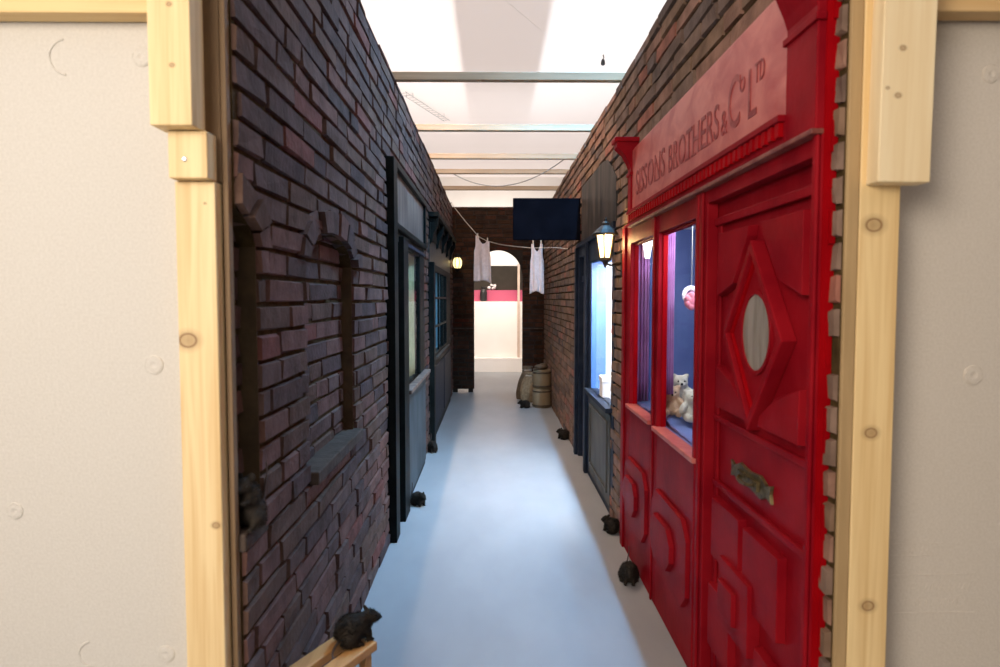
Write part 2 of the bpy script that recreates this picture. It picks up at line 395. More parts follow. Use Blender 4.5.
# pieces of brick beside the arch heads
for (a, b) in ((nA, nB), (j1 - NW, j1)):
    pass
voussoirs(mb, toX, (nA + nB) / 2, NW / 2 + .002, SP, RISE, .10, XL - .05, XL + .027, n=9)
cu2 = j1 - NW / 2
full = MB(); voussoirs(full, toX, cu2, NW / 2 + .002, SP, RISE, .10, XL - .05, XL + .027, n=9, seed=5)
for i in range(9):
    vs = full.v[i * 8:(i + 1) * 8]
    vs = [(v[0], max(v[1], YL0), v[2]) for v in vs]
    if max(v[1] for v in vs) > YL0 + .002: mb.add(vs, [tuple(k - i * 8 for k in f) for f in full.f[i * 6:(i + 1) * 6]])
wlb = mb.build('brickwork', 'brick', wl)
mb = MB()
for k, (a, b, c, d) in enumerate(clipn):
    bricks(mb, toX, (a, b, SILL + .0, SP + RISE), [], XL - .056, 1, prot=.010, seed=21 + k, rh=.0835, zoff=-.03)
mb.build('niche_brickwork', 'brick', wl)
mb = MB()
for a, b, c, d in clipn:
    mb.box(XL - .056, XL + .001, b - .002, b + .004, SILL, SP + .02)
mb.build('niche_jamb', 'jamb', wl)
for a, b, c, d in clipn:
    MB().box(XL - .056, XL + (.045 if a > YL0 + .05 else .016), a, b + .03, SILL - .05, SILL).build('niche_sill', 'sill', wl, bevel=.006)

# --- right wall
SR = (onX(818, 330, .84)[0], onX(623, 330, .84)[0], -.1, 2.50)        # red shopfront
SB = (onX(613.5, 330, XR)[0], onX(577, 330, XR)[0], -.1, 2.66)        # blue grey shopfront
rngR = (YR0, YE, 0, ZTR)
wr = struct(MB().build('wall_right', 'mortar')) if False else None
mb = MB(); backing(mb, toX, rngR, [(SR[0], SR[1], -.1, 2.04), (SB[0], SB[1], -.1, 2.11)], XR, XR + .07); wr = struct(mb.build('wall_right', 'mortar'))
mb = MB(); bricks(mb, toX, rngR, [SR, (SB[0], SB[1], -.1, 2.12), (SB[0] - .07, SB[1] - .35, 2.1, 2.44), (SB[0] + .02, SB[1] - .35, 2.4, 2.56), (SB[0] + .3, SB[1] - .35, 2.5, 2.65)], XR, -1, seed=12, rh=.0835); mb.build('brickwork', 'brick_warm_lit', wr)

# --- end wall with arched doorway
XE0, XE1 = XL - .05, XR + .05
ax0, ax1 = onY(474, 300, YE)[0], onY(522.5, 300, YE)[0]
zs_e = onY(510, 276, YE)[1]; zc_e = onY(498, 250, YE)[1]
hole = [(ax0, ax1, -.1, zc_e)]
mb = MB(); backing(mb, toY, (XE0, XE1, .06, ZTE), hole, YE + .12, YE); arch_fill(mb, toY, ax0, ax1, zs_e, zc_e - zs_e, YE + .12, YE, zc_e, n=20)
for x in (XE0 + .1, ax0 - .06, ax1 + .06, XE1 - .1): mb.box(x - .04, x + .04, YE + .02, YE + .10, 0, .06)
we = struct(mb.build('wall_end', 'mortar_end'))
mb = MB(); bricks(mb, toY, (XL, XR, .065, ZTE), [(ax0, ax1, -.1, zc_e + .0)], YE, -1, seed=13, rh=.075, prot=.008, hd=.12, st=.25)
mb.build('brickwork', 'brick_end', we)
mb = MB()
for a, b in ((XL + .01, ax0 - .01), (ax1 + .01, XR - .03)):
    z = onY(463, 328.5, YE)[1]; mb.box(a, b, YE - .022, YE - .004, z - .008, z + .008)
struct(mb.build('trim_end', 'sill', None))

# --- floor, ceiling
struct(MB().box(-9, 9, -4, 24, -.2, 0).build('floor', 'floor'))
ZC = 5.0
struct(MB().add([(-9, -4, ZC), (9, -4, ZC), (9, 24, ZC), (-9, 24, ZC)], [(0, 1, 2, 3)]).build('ceiling', 'ceil_cloth'))

# ------------------------------------------------------------------ front frame: boards, studs
def circ_ring(mb, X, z, r, Y, full=True):
    n = 28; a0, a1 = (0, 2 * math.pi) if full else (R(100), R(265))
    pts = [(X + r * math.cos(a0 + (a1 - a0) * k / n), Y, z + r * math.sin(a0 + (a1 - a0) * k / n)) for k in range(n + 1)]
    mb.tube(pts, .0034, seg=6)
YB = 1.80
mb = MB().box(-3.2, -.755, YB, YB + .03, 0, 3.0)
def dimple(mb, px, py, rp, full=True):
    X, z = onY(px, py, YB); r = rp * YB / F
    circ_ring(mb, X, z, r, YB, full)
    if full: mb.lathe([(r * .98, 0), (r * .9, -.0035), (r * .45, -.004), (r * .12, -.002)], (X, YB, z), seg=24, axis='y')
for (px, py, rp) in ((142, 57, 8.5), (154, 365, 8.5), (15, 511, 7.5), (166, 654, 8)): dimple(mb, px, py, rp)
for (px, py, rp) in ((67, 57, 17), (92, 654, 13)): dimple(mb, px, py, rp, False)
struct(mb.build('wall_front_left', 'board'))
mb = MB().box(.965, 3.2, YB, YB + .03, 0, 3.0)
for (px, py, rp) in ((991, 74, 8), (973, 375, 9)): dimple(mb, px, py, rp)
for (px0, px1, py) in ((891, 944, 544), (891, 938, 556), (891, 974, 575), (891, 974, 613)):
    a = onY(px0, py, YB); b = onY(px1, py - 1, YB); mb.tube([(a[0], YB, a[1]), (b[0], YB, b[1])], .0012, seg=6)
struct(mb.build('wall_front_right', 'board_r'))
# rubbed, unreadable embossed strokes on the right board
g = random.Random(5); mb = MB()
for (px0, px1, py, h) in ((902, 936, 550, 7), (914, 970, 586, 8), (914, 966, 602, 9)):
    px = px0
    while px < px1:
        a = onY(px, py + h / 2 * g.uniform(.6, 1), YB); b = onY(px + g.uniform(1, 3.5), py - h / 2 * g.uniform(.6, 1), YB)
        mb.tube([(a[0], YB, a[1]), (b[0], YB, b[1])], .0010, seg=5); px += g.uniform(3.5, 6)
mb.build('embossed_mark', 'board_r', bpy.data.objects['wall_front_right'])

def timber(name, x0, x1, y0, y1, z0, z1, m, label, cat, parent=None, tilt=0):
    cx, cz = (x0 + x1) / 2, (z0 + z1) / 2
    o = MB().box(x0 - cx, x1 - cx, 0, y1 - y0, z0 - cz, z1 - cz).build(name, m, None, bevel=.003)
    o.location = (cx, y0, cz); o.rotation_euler = (0, tilt, 0)
    return tag(o, label, cat)
def kn(px, py, Y, c, r):
    X, z = onY(px, py, Y); return (X - c[0], 0.0, z - c[1], r)
# left
Y1, Y2, Y3 = 1.655, 1.70, 1.735
x0, zb = onY(149.5, 125, Y1); x1 = onY(192, 125, Y1)[0]; zt = 2.9
c = ((x0 + x1) / 2, (zb + zt) / 2)
upL = timber('timber_batten', x0, x1, Y1, Y1 + .078, zb, zt, pine('pine_a', 2, [kn(169, 4, Y1, c, .011), kn(172, 65, Y1, c, .011)], light=(.85, .66, .36)), 'short pale pine batten at top left, overhanging the timbers below it', 'timber')
x0, zb2 = onY(168.5, 178, Y2); x1 = onY(207.5, 178, Y2)[0]
md = timber('timber_block', x0, x1, Y2, Y2 + .06, zb2, zb - .002, pine('pine_b', 2, light=(.86, .66, .36)), 'small pine block with one screw, between batten and left post', 'timber')
X, z = onY(184.5, 159, Y2)
MB().lathe([(.0065, .002), (.0065, -.002), (.004, -.003)], (X, Y2, z), seg=14, axis='y').build('screw', 'screw', md, label='zinc screw head')
x0 = onY(180, 400, Y3)[0]; x1 = onY(219.5, 400, Y3)[0]
c = ((x0 + x1) / 2, zb2 / 2)
pl = timber('timber_post', x0, x1, Y3, Y3 + .062, 0, zb2 - .002, pine('pine_c', 2, [kn(188, 340, Y3, c, .045), kn(216, 525, Y3, c, .018), kn(205, 203, Y3, c, .006)], light=(.86, .66, .36)), 'long pale pine post on the left, edge of the grey board', 'post')
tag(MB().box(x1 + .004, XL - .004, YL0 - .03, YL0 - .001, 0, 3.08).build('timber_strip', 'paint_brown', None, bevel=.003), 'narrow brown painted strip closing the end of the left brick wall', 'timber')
xa = onY(192.0, 60, 1.735)[0]; xb = onY(207, 60, 1.735)[0]
MBx = MB().box(-3.0, onY(150, 5, Y1)[0] - .002, 1.735, 1.795, onY(70, 12.5, 1.735)[1], onY(70, 12.5, 1.735)[1] + .10)
tag(MBx.build('timber_rail', pine('pine_d', 0, light=(.78, .56, .27)), None, bevel=.003), 'horizontal pine rail along the top of the left grey board', 'timber')
xa = onY(200, 60, YL0 - .03)[0]; xq = onY(219.0, 250, YL0 - .03)[0]
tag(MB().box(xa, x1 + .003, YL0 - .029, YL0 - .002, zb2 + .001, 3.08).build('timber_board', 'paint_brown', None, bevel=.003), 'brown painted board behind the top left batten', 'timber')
# right
Y1r, Y3r = YR0 - .066, YR0 - .012
x0, zb = onY(880, 182, Y1r); x1 = onY(932.5, 182, Y1r)[0]; zt = 2.9
c = ((x0 + x1) / 2, (zb + zt) / 2)
timber('timber_batten', x0, x1, Y1r, Y3r - .001, zb, zt, pine('pine_e', 2, [kn(904, 48, Y1r, c, .013), kn(899.5, 95.5, Y1r, c, .013), kn(889, 88, Y1r, c, .008)], light=(.86, .70, .44), dark=(.74, .54, .28)), 'short wide pale batten at top right with two plugged holes', 'timber', tilt=R(.6))
x0 = onY(853.5, 420, Y3r)[0]; x1 = onY(893.5, 420, Y3r)[0]
zq = onY(880, 178, Y3r)[1]
c = ((x0 + x1) / 2, zq / 2 + .4)
timber('timber_post', x0, x1, Y3r, Y3r + .07, 0, zq + .8, pine('pine_f', 2, [kn(871, 433, Y3r, c, .030), kn(868, 606, Y3r, c, .030), kn(874, 225, Y3r, c, .04)], light=(.84, .62, .31)), 'long pine post on the right with brown knots, beside the tan strip', 'post')
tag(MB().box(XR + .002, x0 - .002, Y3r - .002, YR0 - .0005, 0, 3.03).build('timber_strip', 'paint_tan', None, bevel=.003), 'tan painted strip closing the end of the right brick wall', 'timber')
xr = onY(944, 5, Y1r)[0] + .012
tag(MB().box(xr, 3.0, 1.725, 1.785, onY(970, 13, 1.735)[1], onY(970, 13, 1.735)[1] + .10).build('timber_rail', pine('pine_g', 0, light=(.70, .47, .22)), None, bevel=.003), 'horizontal pine rail along the top of the right grey board', 'timber')

# ------------------------------------------------------------------ joists above the alley
JL = ['nearest and largest pine joist spanning the alley overhead', 'second pine joist overhead counted from the near end', 'third pine joist overhead, midway along the open roof', 'fourth pine joist overhead, second before the last', 'last pine joist overhead, closest to the end wall']
jy = [onZ(505, y, 3.115)[1] for y in (81, 131, 159, 173.8, 190)]
for i, y in enumerate(jy):
    hh = .055
    o = MB().box(-.78, 1.0, -.03, .03, 0, hh).build('ceiling_joist', 'joist', None, bevel=.003)
    o.location = (0, y, max(ZTL, ZTR) + .003); tag(o, JL[i], 'joist', 'joists across the top of the alley')
# drooping cable
pts = []
pa, pb = Vector((-.50, jy[3] + .05, ZTL + .02)), Vector((.80, jy[2], ZTL + .02))
for k in range(25):
    t = k / 24; p = pa.lerp(pb, t); p.z -= .30 * 4 * t * (1 - t) * (0.75 + .0 * t); pts.append(p)
tag(MB().tube(pts, .006, seg=6).build('cable', 'metal', None, smooth=True), 'thin grey cable drooping between the far overhead joists', 'cable')
# ceiling cable tray
def onC(px, py): x, y = onZ(px, py, ZC - .06); return Vector((x, y, ZC - .06))
a, b = onC(402, 92), onC(447, 121)
d = (b - a).normalized(); s = Vector((-d.y, d.x, 0)) * .06
t = empty('cable_tray', (a + b) / 2, 'narrow grey steel tray hanging under the white ceiling, top left', 'cable tray')
for k in (-1, 1): MB().tube([a + s * k, b + s * k], .005, seg=6).build('rail', 'metal', t)
for k in range(14):
    p = a.lerp(b, (k + .5) / 14); MB().tube([p - s, p + s], .003, seg=5).build('rung', 'metal', t)
for f_ in (.15, .85):
    for k in (-1, 1): p = a.lerp(b, f_) + s * k; MB().tube([p, p + Vector((0, 0, .06))], .005, seg=5).build('hanger', 'metal', t)
# small black fitting under the ceiling
p = Vector((onZ(603, 62, ZC - .10)[0], onZ(603, 62, ZC - .10)[1], ZC - .10))
t = empty('hanging_fitting', p, 'tiny black fitting hanging from the white ceiling', 'fitting')
MB().tube([p + Vector((0, 0, .10)), p + Vector((.012, 0, .055)), p + Vector((-.006, 0, .03))], .006, seg=6).build('hook', 'blackp', t)
MB().lathe([(.012, .04), (.026, .02), (.03, -.03), (.018, -.045)], p, seg=12).build('body', 'blackp', t)
# seams in the ceiling cloth
for i, (q0, q1) in enumerate((((385, 12), (432, 46)), ((505, 0), (548, 36)))):
    a = onZ(*q0, ZC); b = onZ(*q1, ZC)
    struct(MB().tube([(a[0], a[1], ZC), (b[0], b[1], ZC)], .002, seg=5).build('trim_%d' % (i + 1), 'white_paint'))

# ------------------------------------------------------------------ red shopfront (right)
XF = .84
rs = empty('shopfront', (XF, 3.0, 0), 'red painted shopfront with carved sign board, panelled door and two display windows', 'shopfront')
Yn, Yf = onX(818, 330, XF)[0], onX(623, 330, XF)[0]
dN, dF = onX(811, 330, XF)[0], onX(705.5, 330, XF)[0]      # door opening
w2a, w2b = onX(697.5, 330, XF)[0], onX(657.5, 330, XF)[0]
w1a, w1b = onX(651.5, 330, XF)[0], onX(630, 330, XF)[0]
zdoor = onX(760, 180.5, XF)[1]
zw = 1.93; zwb = .935
XBk = XF + .035
# frame slab with openings
mb = MB(); backing(mb, toX, (Yn, Yf, 0, 2.06), [(dN, dF, -.1, zdoor), (w2a, w2b, zwb, zw), (w1a, w1b, zwb + .01, zw)], XF, XF + .045)
mb.build('front_frame', 'red', rs, bevel=.004)
# stepped door surround and mullion beads
mb = MB()
for (y, w) in ((dF + .03, .035), (dF + .085, .03)):
    mb.box(XF - .012, XF, y, y + w, 0, 2.04)
mb.box(XF - .012, XF, dN - .03, dN - .005, 0, 2.04)
mb.build('door_surround', 'red', rs, bevel=.005)
mull = (w2b + w1a) / 2
MB().box(XF - .010, XF, mull - .012, mull + .012, 0, 2.02).build('mullion', 'red', rs, bevel=.004)
MB().box(XF - .014, XF, Yf - .10, Yf - .02, 0, 2.04).build('pilaster', 'red', rs, bevel=.005)
# window bodies: reveal linings + sills + glass
for (a, b, zb_) in ((w2a, w2b, zwb), (w1a, w1b, zwb + .01)):
    fr = MB()
    fr.box(XF + .022, XF + .048, b - .008, b, zb_, zw).box(XF + .022, XF + .048, a, a + .008, zb_, zw).box(XF + .022, XF + .048, a, b, zw - .012, zw)
    w = fr.build('window_frame', 'red_deep', rs, bevel=.003)
    MB().box(XF - .022, XF + .048, a - .02, b + .02, zb_ - .018, zb_ + .004).build('window_sill', 'red_light', w, bevel=.004)
    MB().box(XF + .036, XF + .040, a + .008, b - .008, zb_, zw - .012).build('window_glass', 'glass', w)
# lower panels with applied mouldings
def lowpanel(a, b):
    o = MB().prism(chamf(a, b, .24, .635, .075), toX, XF, XF - .020, taper=.004).build('raised_panel', 'red', rs, bevel=.003)
    c = (a + b) / 2 + .06; h = (b - a) * .30
    MB().prism(chamf(c - h, c + h, .33, .53, .06), toX, XF - .019, XF - .042, taper=.004).build('raised_moulding', 'red', o, bevel=.003)
lowpanel(w2a + .05, w2b + .01); lowpanel(w1a + .03, w1b + .03)
# sign fascia
fN, fF = onX(792, 120, XF)[0], onX(634, 180, XF)[0]
zf0, zf1 = 2.115, onX(690, 92, XF)[1]
MB().box(XF - .01, XF + .04, fN, fF, zf0, zf1).build('sign_board', 'red_light', rs, bevel=.004)
MB().box(XF + .0, XF + .05, Yn, Yf, 2.04, 2.60).build('sign_backing', 'red', rs) if False else None
# cornice under the sign with small dentils
mb = MB().box(XF - .040, XF + .03, fN, fF + .02, 2.095, 2.115).box(XF - .02, XF + .03, fN, fF + .02, 2.03, 2.097)
cz = mb.build('cornice', 'red', rs, bevel=.003)
n = 44
for k in range(n):
    y = fN + (fF - fN) * (k + .2) / n; MB().box(XF - .034, XF - .018, y, y + (fF - fN) / n * .55, 2.055, 2.094).build('dentil', 'red_deep', cz)
MB().box(XF - .030, XF + .02, Yn, fF + .02, 2.018, 2.032).build('lower_cornice', 'edge', rs, bevel=.003)
# console brackets
def console(y0, y1, ztop, zbot, out):
    mbk = MB()
    prof = [(XF + .03, zbot), (XF - .02, zbot), (XF - .02, ztop - .16), (XF - .03, ztop - .13), (XF - .035 - out * .35, ztop - .075), (XF - .03 - out, ztop - .035), (XF - .03 - out, ztop), (XF + .03, ztop)]
    mbk.prism(prof, lambda u, v, w: (u, w, v), y0, y1)
    c_ = mbk.build('console_bracket', 'red', rs, bevel=.004)
    MB().box(XF - .045 - out, XF + .03, y0 - .015, y1 + .015, ztop - .005, ztop + .022).build('bracket_cap', 'red', c_, bevel=.004)
    MB().box(XF - .028, XF, y0 - .01, y1 + .01, ztop - .20, ztop - .18).build('bracket_bead', 'red', c_, bevel=.003)
console(fF - .005, fF + .085, 2.53, 2.03, .075)
yb0, yb1 = Yn + .0, fN
console(yb0, yb1, 2.50, 2.03, .055)
# lettering
def letters(txt, y_a, y_b, zbase, cap, col='red_letter', raised=.0025, par=None):
    cu = bpy.data.curves.new('t', 'FONT'); cu.body = txt; cu.extrude = .5; cu.resolution_u = 4; cu.offset = .0
    o = bpy.data.objects.new('t', cu); COL.objects.link(o); bpy.context.view_layer.update()
    me = bpy.data.meshes.new_from_object(o.evaluated_get(bpy.context.evaluated_depsgraph_get()))
    bpy.data.objects.remove(o); bpy.data.curves.remove(cu)
    xs = [v.co.x for v in me.vertices]; ys = [v.co.y for v in me.vertices]
    x0, x1 = min(xs), max(xs); y1 = max(ys); y0 = min(0, min(ys)) if False else 0
    mbt = MB(); vs = []
    for v in me.vertices:
        t = (v.co.x - x0) / (x1 - x0); vs.append((XF - .010 - raised * (1 if v.co.z > 0 else -1), y_a + (y_b - y_a) * t, zbase + v.co.y / y1 * cap))
    mbt.add(vs, [tuple(p.vertices) for p in me.polygons]); bpy.data.meshes.remove(me); return mbt
def serif(mbt, y, z, w, up):   # small foot on a stem
    mbt.box(XF - .0125, XF - .008, y - w / 2, y + w / 2, z, z + .006)
lt = MB()
def YX(px, py): return onX(px, py, XF)[0]
zb = 2.195
segs = [('SISSONS', YX(638, 180), YX(667, 160), 2.195, .135), ('BROTHERS', YX(671, 160), YX(722, 125), 2.19, .125), ('&', YX(724, 130), YX(730, 130), 2.185, .085), ('C', YX(731.5, 110), YX(743, 110), 2.185, .175), ('L', YX(752, 100), YX(760, 100), 2.18, .155)]
for (t_, a, b, z, cp) in segs:
    lt = letters(t_, a, b, z, cp)
    if len(t_) > 1:
        for k in range(len(t_)):
            u = a + (b - a) * (k + .5) / len(t_)
            if t_[k] in 'INTHR': serif(lt, u, z - .003, abs(b - a) / len(t_) * .7, 0)
    lt.build('sign_lettering', 'red_letter', rs, label='carved dark red sign lettering')
for (t_, a, b, z, cp) in (('o', YX(743, 95), YX(748, 95), 2.285, .05), ('TD', YX(758.5, 80), YX(768, 80), 2.275, .062)):
    letters(t_, a, b, z, cp).build('sign_lettering', 'red_letter', rs, label='carved dark red sign lettering')
# upper side return between fascia and brick
MB().box(XF + .0, XR + .03, fN, fF, zf1 - .004, zf1 + .014).build('sign_capping', 'red_light', rs, bevel=.003)

# door
XD = XF + .047
door = MB().box(XD, XD + .04, dN - .03, dF + .05, .02, zdoor + .06).build('door', 'red', rs, bevel=.003)
def dp(poly, h, name='raised_panel', m='red', tp=.006):
    MB().prism(poly, toX, XD, XD - h, taper=tp).build(name, m, door, bevel=.002)
def DY(px, py=330): return onX(px, py, XD)[0]
# stile/rail beads
zr1 = onX(765, 441, XD)[1]; zr2 = onX(758, 514, XD)[1]; ztr = onX(770, 206, XD)[1]
for z in (zr1, zr2): MB().box(XD - .018, XD, dN + .01, dF - .02, z - .012, z + .012)  .build('rail_moulding', 'red', door, bevel=.004)
MB().box(XD - .022, XD, dN + .01, dF - .01, ztr - .015, ztr + .015).build('rail_moulding', 'red', door, bevel=.004)
mb = MB().box(XD - .012, XD, dF - .055, dF - .02, .03, ztr).box(XD - .012, XD, dN + .005, dN + .04, .03, ztr)
mb.build('stile', 'red', door, bevel=.004)
# lozenge
cz = 1.475; cyd = (DY(735) + DY(798)) / 2; hw = (DY(735) - DY(798)) / 2; hh = .315
def loz(k): return [(cyd - hw * k, cz), (cyd, cz - hh * k), (cyd + hw * k, cz), (cyd, cz + hh * k)]
def ringprism(o, i, xa, xb):
    m_ = MB(); n = len(o)
    v = [toX(*p, xa) for p in o] + [toX(*p, xb) for p in o] + [toX(*p, xa) for p in i] + [toX(*p, xb) for p in i]
    f = []
    for k in range(n):
        j = (k + 1) % n
        f += [(k, j, n + j, n + k), (2 * n + k, 3 * n + k, 3 * n + j, 2 * n + j), (n + k, n + j, 3 * n + j, 3 * n + k), (k, 2 * n + k, 2 * n + j, j)]
    return m_.add(v, f)
ringprism(loz(1.0), loz(.86), XD, XD - .048).build('lozenge_frame', 'red', door, bevel=.004)
ringprism(loz(.86), loz(.78), XD, XD - .034)  .build('lozenge_bead', 'red_deep', door, bevel=.003)
ova = .115; ovb = .125; N = 40
o_ = [(cyd + ova * 1.12 * math.cos(2 * math.pi * k / N) - .012, cz + .012 + ovb * 1.1 * math.sin(2 * math.pi * k / N)) for k in range(N)]
i_ = [(cyd + ova * math.cos(2 * math.pi * k / N) - .012, cz + .012 + ovb * math.sin(2 * math.pi * k / N)) for k in range(N)]
MB().prism(loz(.79), toX, XD, XD - .024).build('lozenge_panel', 'red', door)
ringprism(o_, i_, XD - .023, XD - .033).build('oval_rim', 'red', door)
MB().prism(i_, toX, XD - .023, XD - .027).build('oval_glass', 'oval_glass', door, label='frosted oval pane')
# corner panels
yl, yr = dF - .085, dN + .085; zt_, zb_ = ztr - .05, zr1 + .05
for (sy, yy) in ((1, yl), (-1, yr)):
    for (sz, zz) in ((1, zt_), (-1, zb_)):
        dy = abs(yy - cyd); q = .07
        poly = [(yy, zz), (yy - sy * (dy - q), zz), (yy - sy * (dy - q) * .75, zz - sz * .06), (yy - sy * .05, cz + sz * .09), (yy, cz + sz * .06)]
        # keep clear of the lozenge
        poly = [(yy, zz), (cyd + sy * .05, zz), (cyd + sy * .06, zz - sz * .035), (cyd + sy * (hw * .74), cz + sz * .175), (yy, cz + sz * .13)]
        dp(poly, .034, tp=.004)
# letter plate
lp = (onX(733, 467, XD), onX(774, 497, XD)); yc = (lp[0][0] + lp[1][0]) / 2; hl = (lp[0][0] - lp[1][0]) / 2; zc_ = onX(753, 481, XD)[1]
pl_ = [(yc - hl, zc_ - .03), (yc - hl * .8, zc_ - .018), (yc - hl * .55, zc_ - .038), (yc, zc_ - .028), (yc + hl * .55, zc_ - .038), (yc + hl * .8, zc_ - .018), (yc + hl, zc_ - .03), (yc + hl * .95, zc_), (yc + hl, zc_ + .03), (yc + hl * .8, zc_ + .018), (yc + hl * .5, zc_ + .04), (yc, zc_ + .03), (yc - hl * .5, zc_ + .04), (yc - hl * .8, zc_ + .018), (yc - hl, zc_ + .03), (yc - hl * .95, zc_)]
mb = MB().prism(pl_, toX, XD, XD - .010, taper=.003).prism(rectpoly(yc - hl * .5, yc + hl * .5, zc_ - .016, zc_ + .016), toX, XD - .009, XD - .020, taper=.003)
mb.tube([(XD - .02, yc - hl * .35, zc_), (XD - .036, yc - hl * .2, zc_ - .004), (XD - .036, yc + hl * .2, zc_ - .004), (XD - .02, yc + hl * .35, zc_)], .006)
mb.build('letter_plate', 'brass', door, label='ornate tarnished brass letter plate')
# lower pinwheel panels
def DP(p0, p1, za, zb2): return rectpoly(DY(p1), DY(p0), za, zb2)
dp(DP(722, 751, .59, .825), .030, tp=.004)
dp(DP(755, 793, .55, .815), .030, tp=.004)
dp(DP(719.5, 742, .22, .475), .030, tp=.004)
dp(DP(769, 793, .18, .455), .030, tp=.004)
dp(DP(735, 766.5, .395, .645), .044, tp=.004)
MB().prism(DP(738, 754, .45, .57), toX, XD - .043, XD - .060, taper=.004).build('raised_moulding', 'red', door, bevel=.002)
MB().box(XF + .002, XR - .001, Yn - .006, Yn + .04, 0, 2.56).build('edge_board', 'red_deep', rs)
# bright red paint edge lapping on the bricks
g = random.Random(9); mb = MB(); z = .02
while z < 2.55:
    h = g.uniform(.04, .12); mb.box(XR - .0185, XR - .004, Yn - g.uniform(.004, .016), Yn + .03, z, z + h); z += h
mb.build('paint_edge', 'red_deep', rs, label='bright red paint edge lapping over the bricks')
# display case behind the windows
Xb = XF + .62; Yc1 = Yf + .02; Yc0 = w2a - .12
mb = MB().box(XF + .06, Xb, Yc1, Yc1 + .02, zwb - .06, 2.05).box(Xb, Xb + .02, Yc0, Yc1, zwb - .06, 2.05).box(XF + .06, Xb, Yc0 - .02, Yc0, zwb - .06, 2.05)
mb.build('display_back', 'backdrop_blue', rs, label='blue lining of the window display')
MB().box(XF + .049, Xb, Yc0, Yc1, zwb - .02, zwb - .004).build('display_floor', 'backdrop_blue', rs)
MB().box(XF + .052, Xb, Yc0, Yc1, 2.04, 2.055).build('display_ceiling', 'white_paint', rs)

def curtain(name, xa, xb, y0, y1, z0, z1, m, label, folds=5, amp=.012, group=None, gather=.0):
    n = folds * 8; mbc = MB(); vs = []; nz = 8
    d = Vector((xb - xa, y1 - y0, 0)); L = d.length; d.normalize(); nn = Vector((-d.y, d.x, 0))
    for j in range(nz + 1):
        tz = j / nz; z = z0 + (z1 - z0) * tz
        sq = 1 - gather * math.sin(math.pi * min(1, tz * 1.0)) * .5
        for i in range(n + 1):
            t = i / n; p = Vector((xa, y0, 0)) + d * L * t * sq + nn * amp * math.sin(2 * math.pi * folds * t + .5 * math.sin(3 * tz)) ; vs.append((p.x, p.y, z))
    fs = [(j * (n + 1) + i, j * (n + 1) + i + 1, (j + 1) * (n + 1) + i + 1, (j + 1) * (n + 1) + i) for j in range(nz) for i in range(n)]
    o = mbc.add(vs, fs).build(name, m, None, smooth=True)
    s_ = o.modifiers.new('s', 'SOLIDIFY'); s_.thickness = .003; s_.offset = 0
    return tag(o, label, 'curtain', group)
Yw1 = Yc1 - .05
xa = onY(636, 330, Yw1)[0]; xb = onY(646, 330, Yw1)[0]
curtain('curtain', xa, xb + .015, Yw1, Yw1 - .02, zwb, 2.03, 'curtain_purple', 'mauve curtain inside the far narrow red window', 4, .012)
xa = onY(663, 330, mull - .02)[0]; xb = onY(674, 330, mull - .02)[0]
curtain('curtain', xa, xb, mull - .04, mull - .0, 1.10, 2.03, 'curtain_purple', 'mauve curtain at the left edge of the teddy bear window', 4, .010)
# little shaded lamp in the narrow window
yl_ = Yc1 - .14; xl_, zl_ = onY(647.5, 248, yl_)
t = empty('display_lamp', (xl_, yl_, zl_), 'glowing white cone lamp at the top of the narrow red window', 'lamp')
MB().lathe([(.034, .055), (.014, -.065), (.011, -.065), (.031, .053)], (xl_, yl_, zl_), seg=20).build('lamp_shade', 'shade', t, smooth=True)
MB().lathe([(.02, .075), (.035, .055), (.02, .05)], (xl_, yl_, zl_), seg=16).build('lamp_cap', 'metal', t)

# ------------------------------------------------------------------ blob creatures
def blob(name, ells, voxel, m, smooth_iter=6, fur=0, furlen=.012, seed=1):
    mbx = MB()
    for e in ells: mbx.ell(*e)
    me = mbx.mesh('tmp', m); o = bpy.data.objects.new('tmp', me); COL.objects.link(o)
    r = o.modifiers.new('r', 'REMESH'); r.mode = 'VOXEL'; r.voxel_size = voxel; r.use_smooth_shade = True
    s = o.modifiers.new('s', 'SMOOTH'); s.iterations = smooth_iter; s.factor = .5
    bpy.context.view_layer.update()
    me2 = bpy.data.meshes.new_from_object(o.evaluated_get(bpy.context.evaluated_depsgraph_get()))
    bpy.data.objects.remove(o); bpy.data.meshes.remove(me); me2.name = name
    if fur:
        g = random.Random(seed); v = [tuple(x.co) for x in me2.vertices]; f = [tuple(p.vertices) for p in me2.polygons]; nv = [x.normal.copy() for x in me2.vertices]
        base = list(range(len(v)))
        for _ in range(fur):
            i = g.choice(base); p = Vector(v[i]); n = nv[i]
            d = (n * .75 + Vector((g.uniform(-.35, .35), -.75, g.uniform(-.2, .35)))).normalized()
            t_ = n.cross(d)
            if t_.length < 1e-3: t_ = Vector((1, 0, 0))
            t_.normalize(); w = .0014; L = furlen * g.uniform(.5, 1.25); b0 = len(v); p = p - n * .002
            v += [tuple(p - t_ * w), tuple(p + t_ * w), tuple(p + d * L + Vector((g.uniform(-1, 1), g.uniform(-1, 1), g.uniform(-1, .5))) * .002)]
            f.append((b0, b0 + 1, b0 + 2))
        me3 = bpy.data.meshes.new(name); me3.from_pydata(v, [], f)
        for p in me3.polygons: p.use_smooth = True
        bpy.data.meshes.remove(me2); me2 = me3
    me2.materials.clear(); me2.materials.append(M[m] if isinstance(m, str) else m)
    return me2
E = Euler
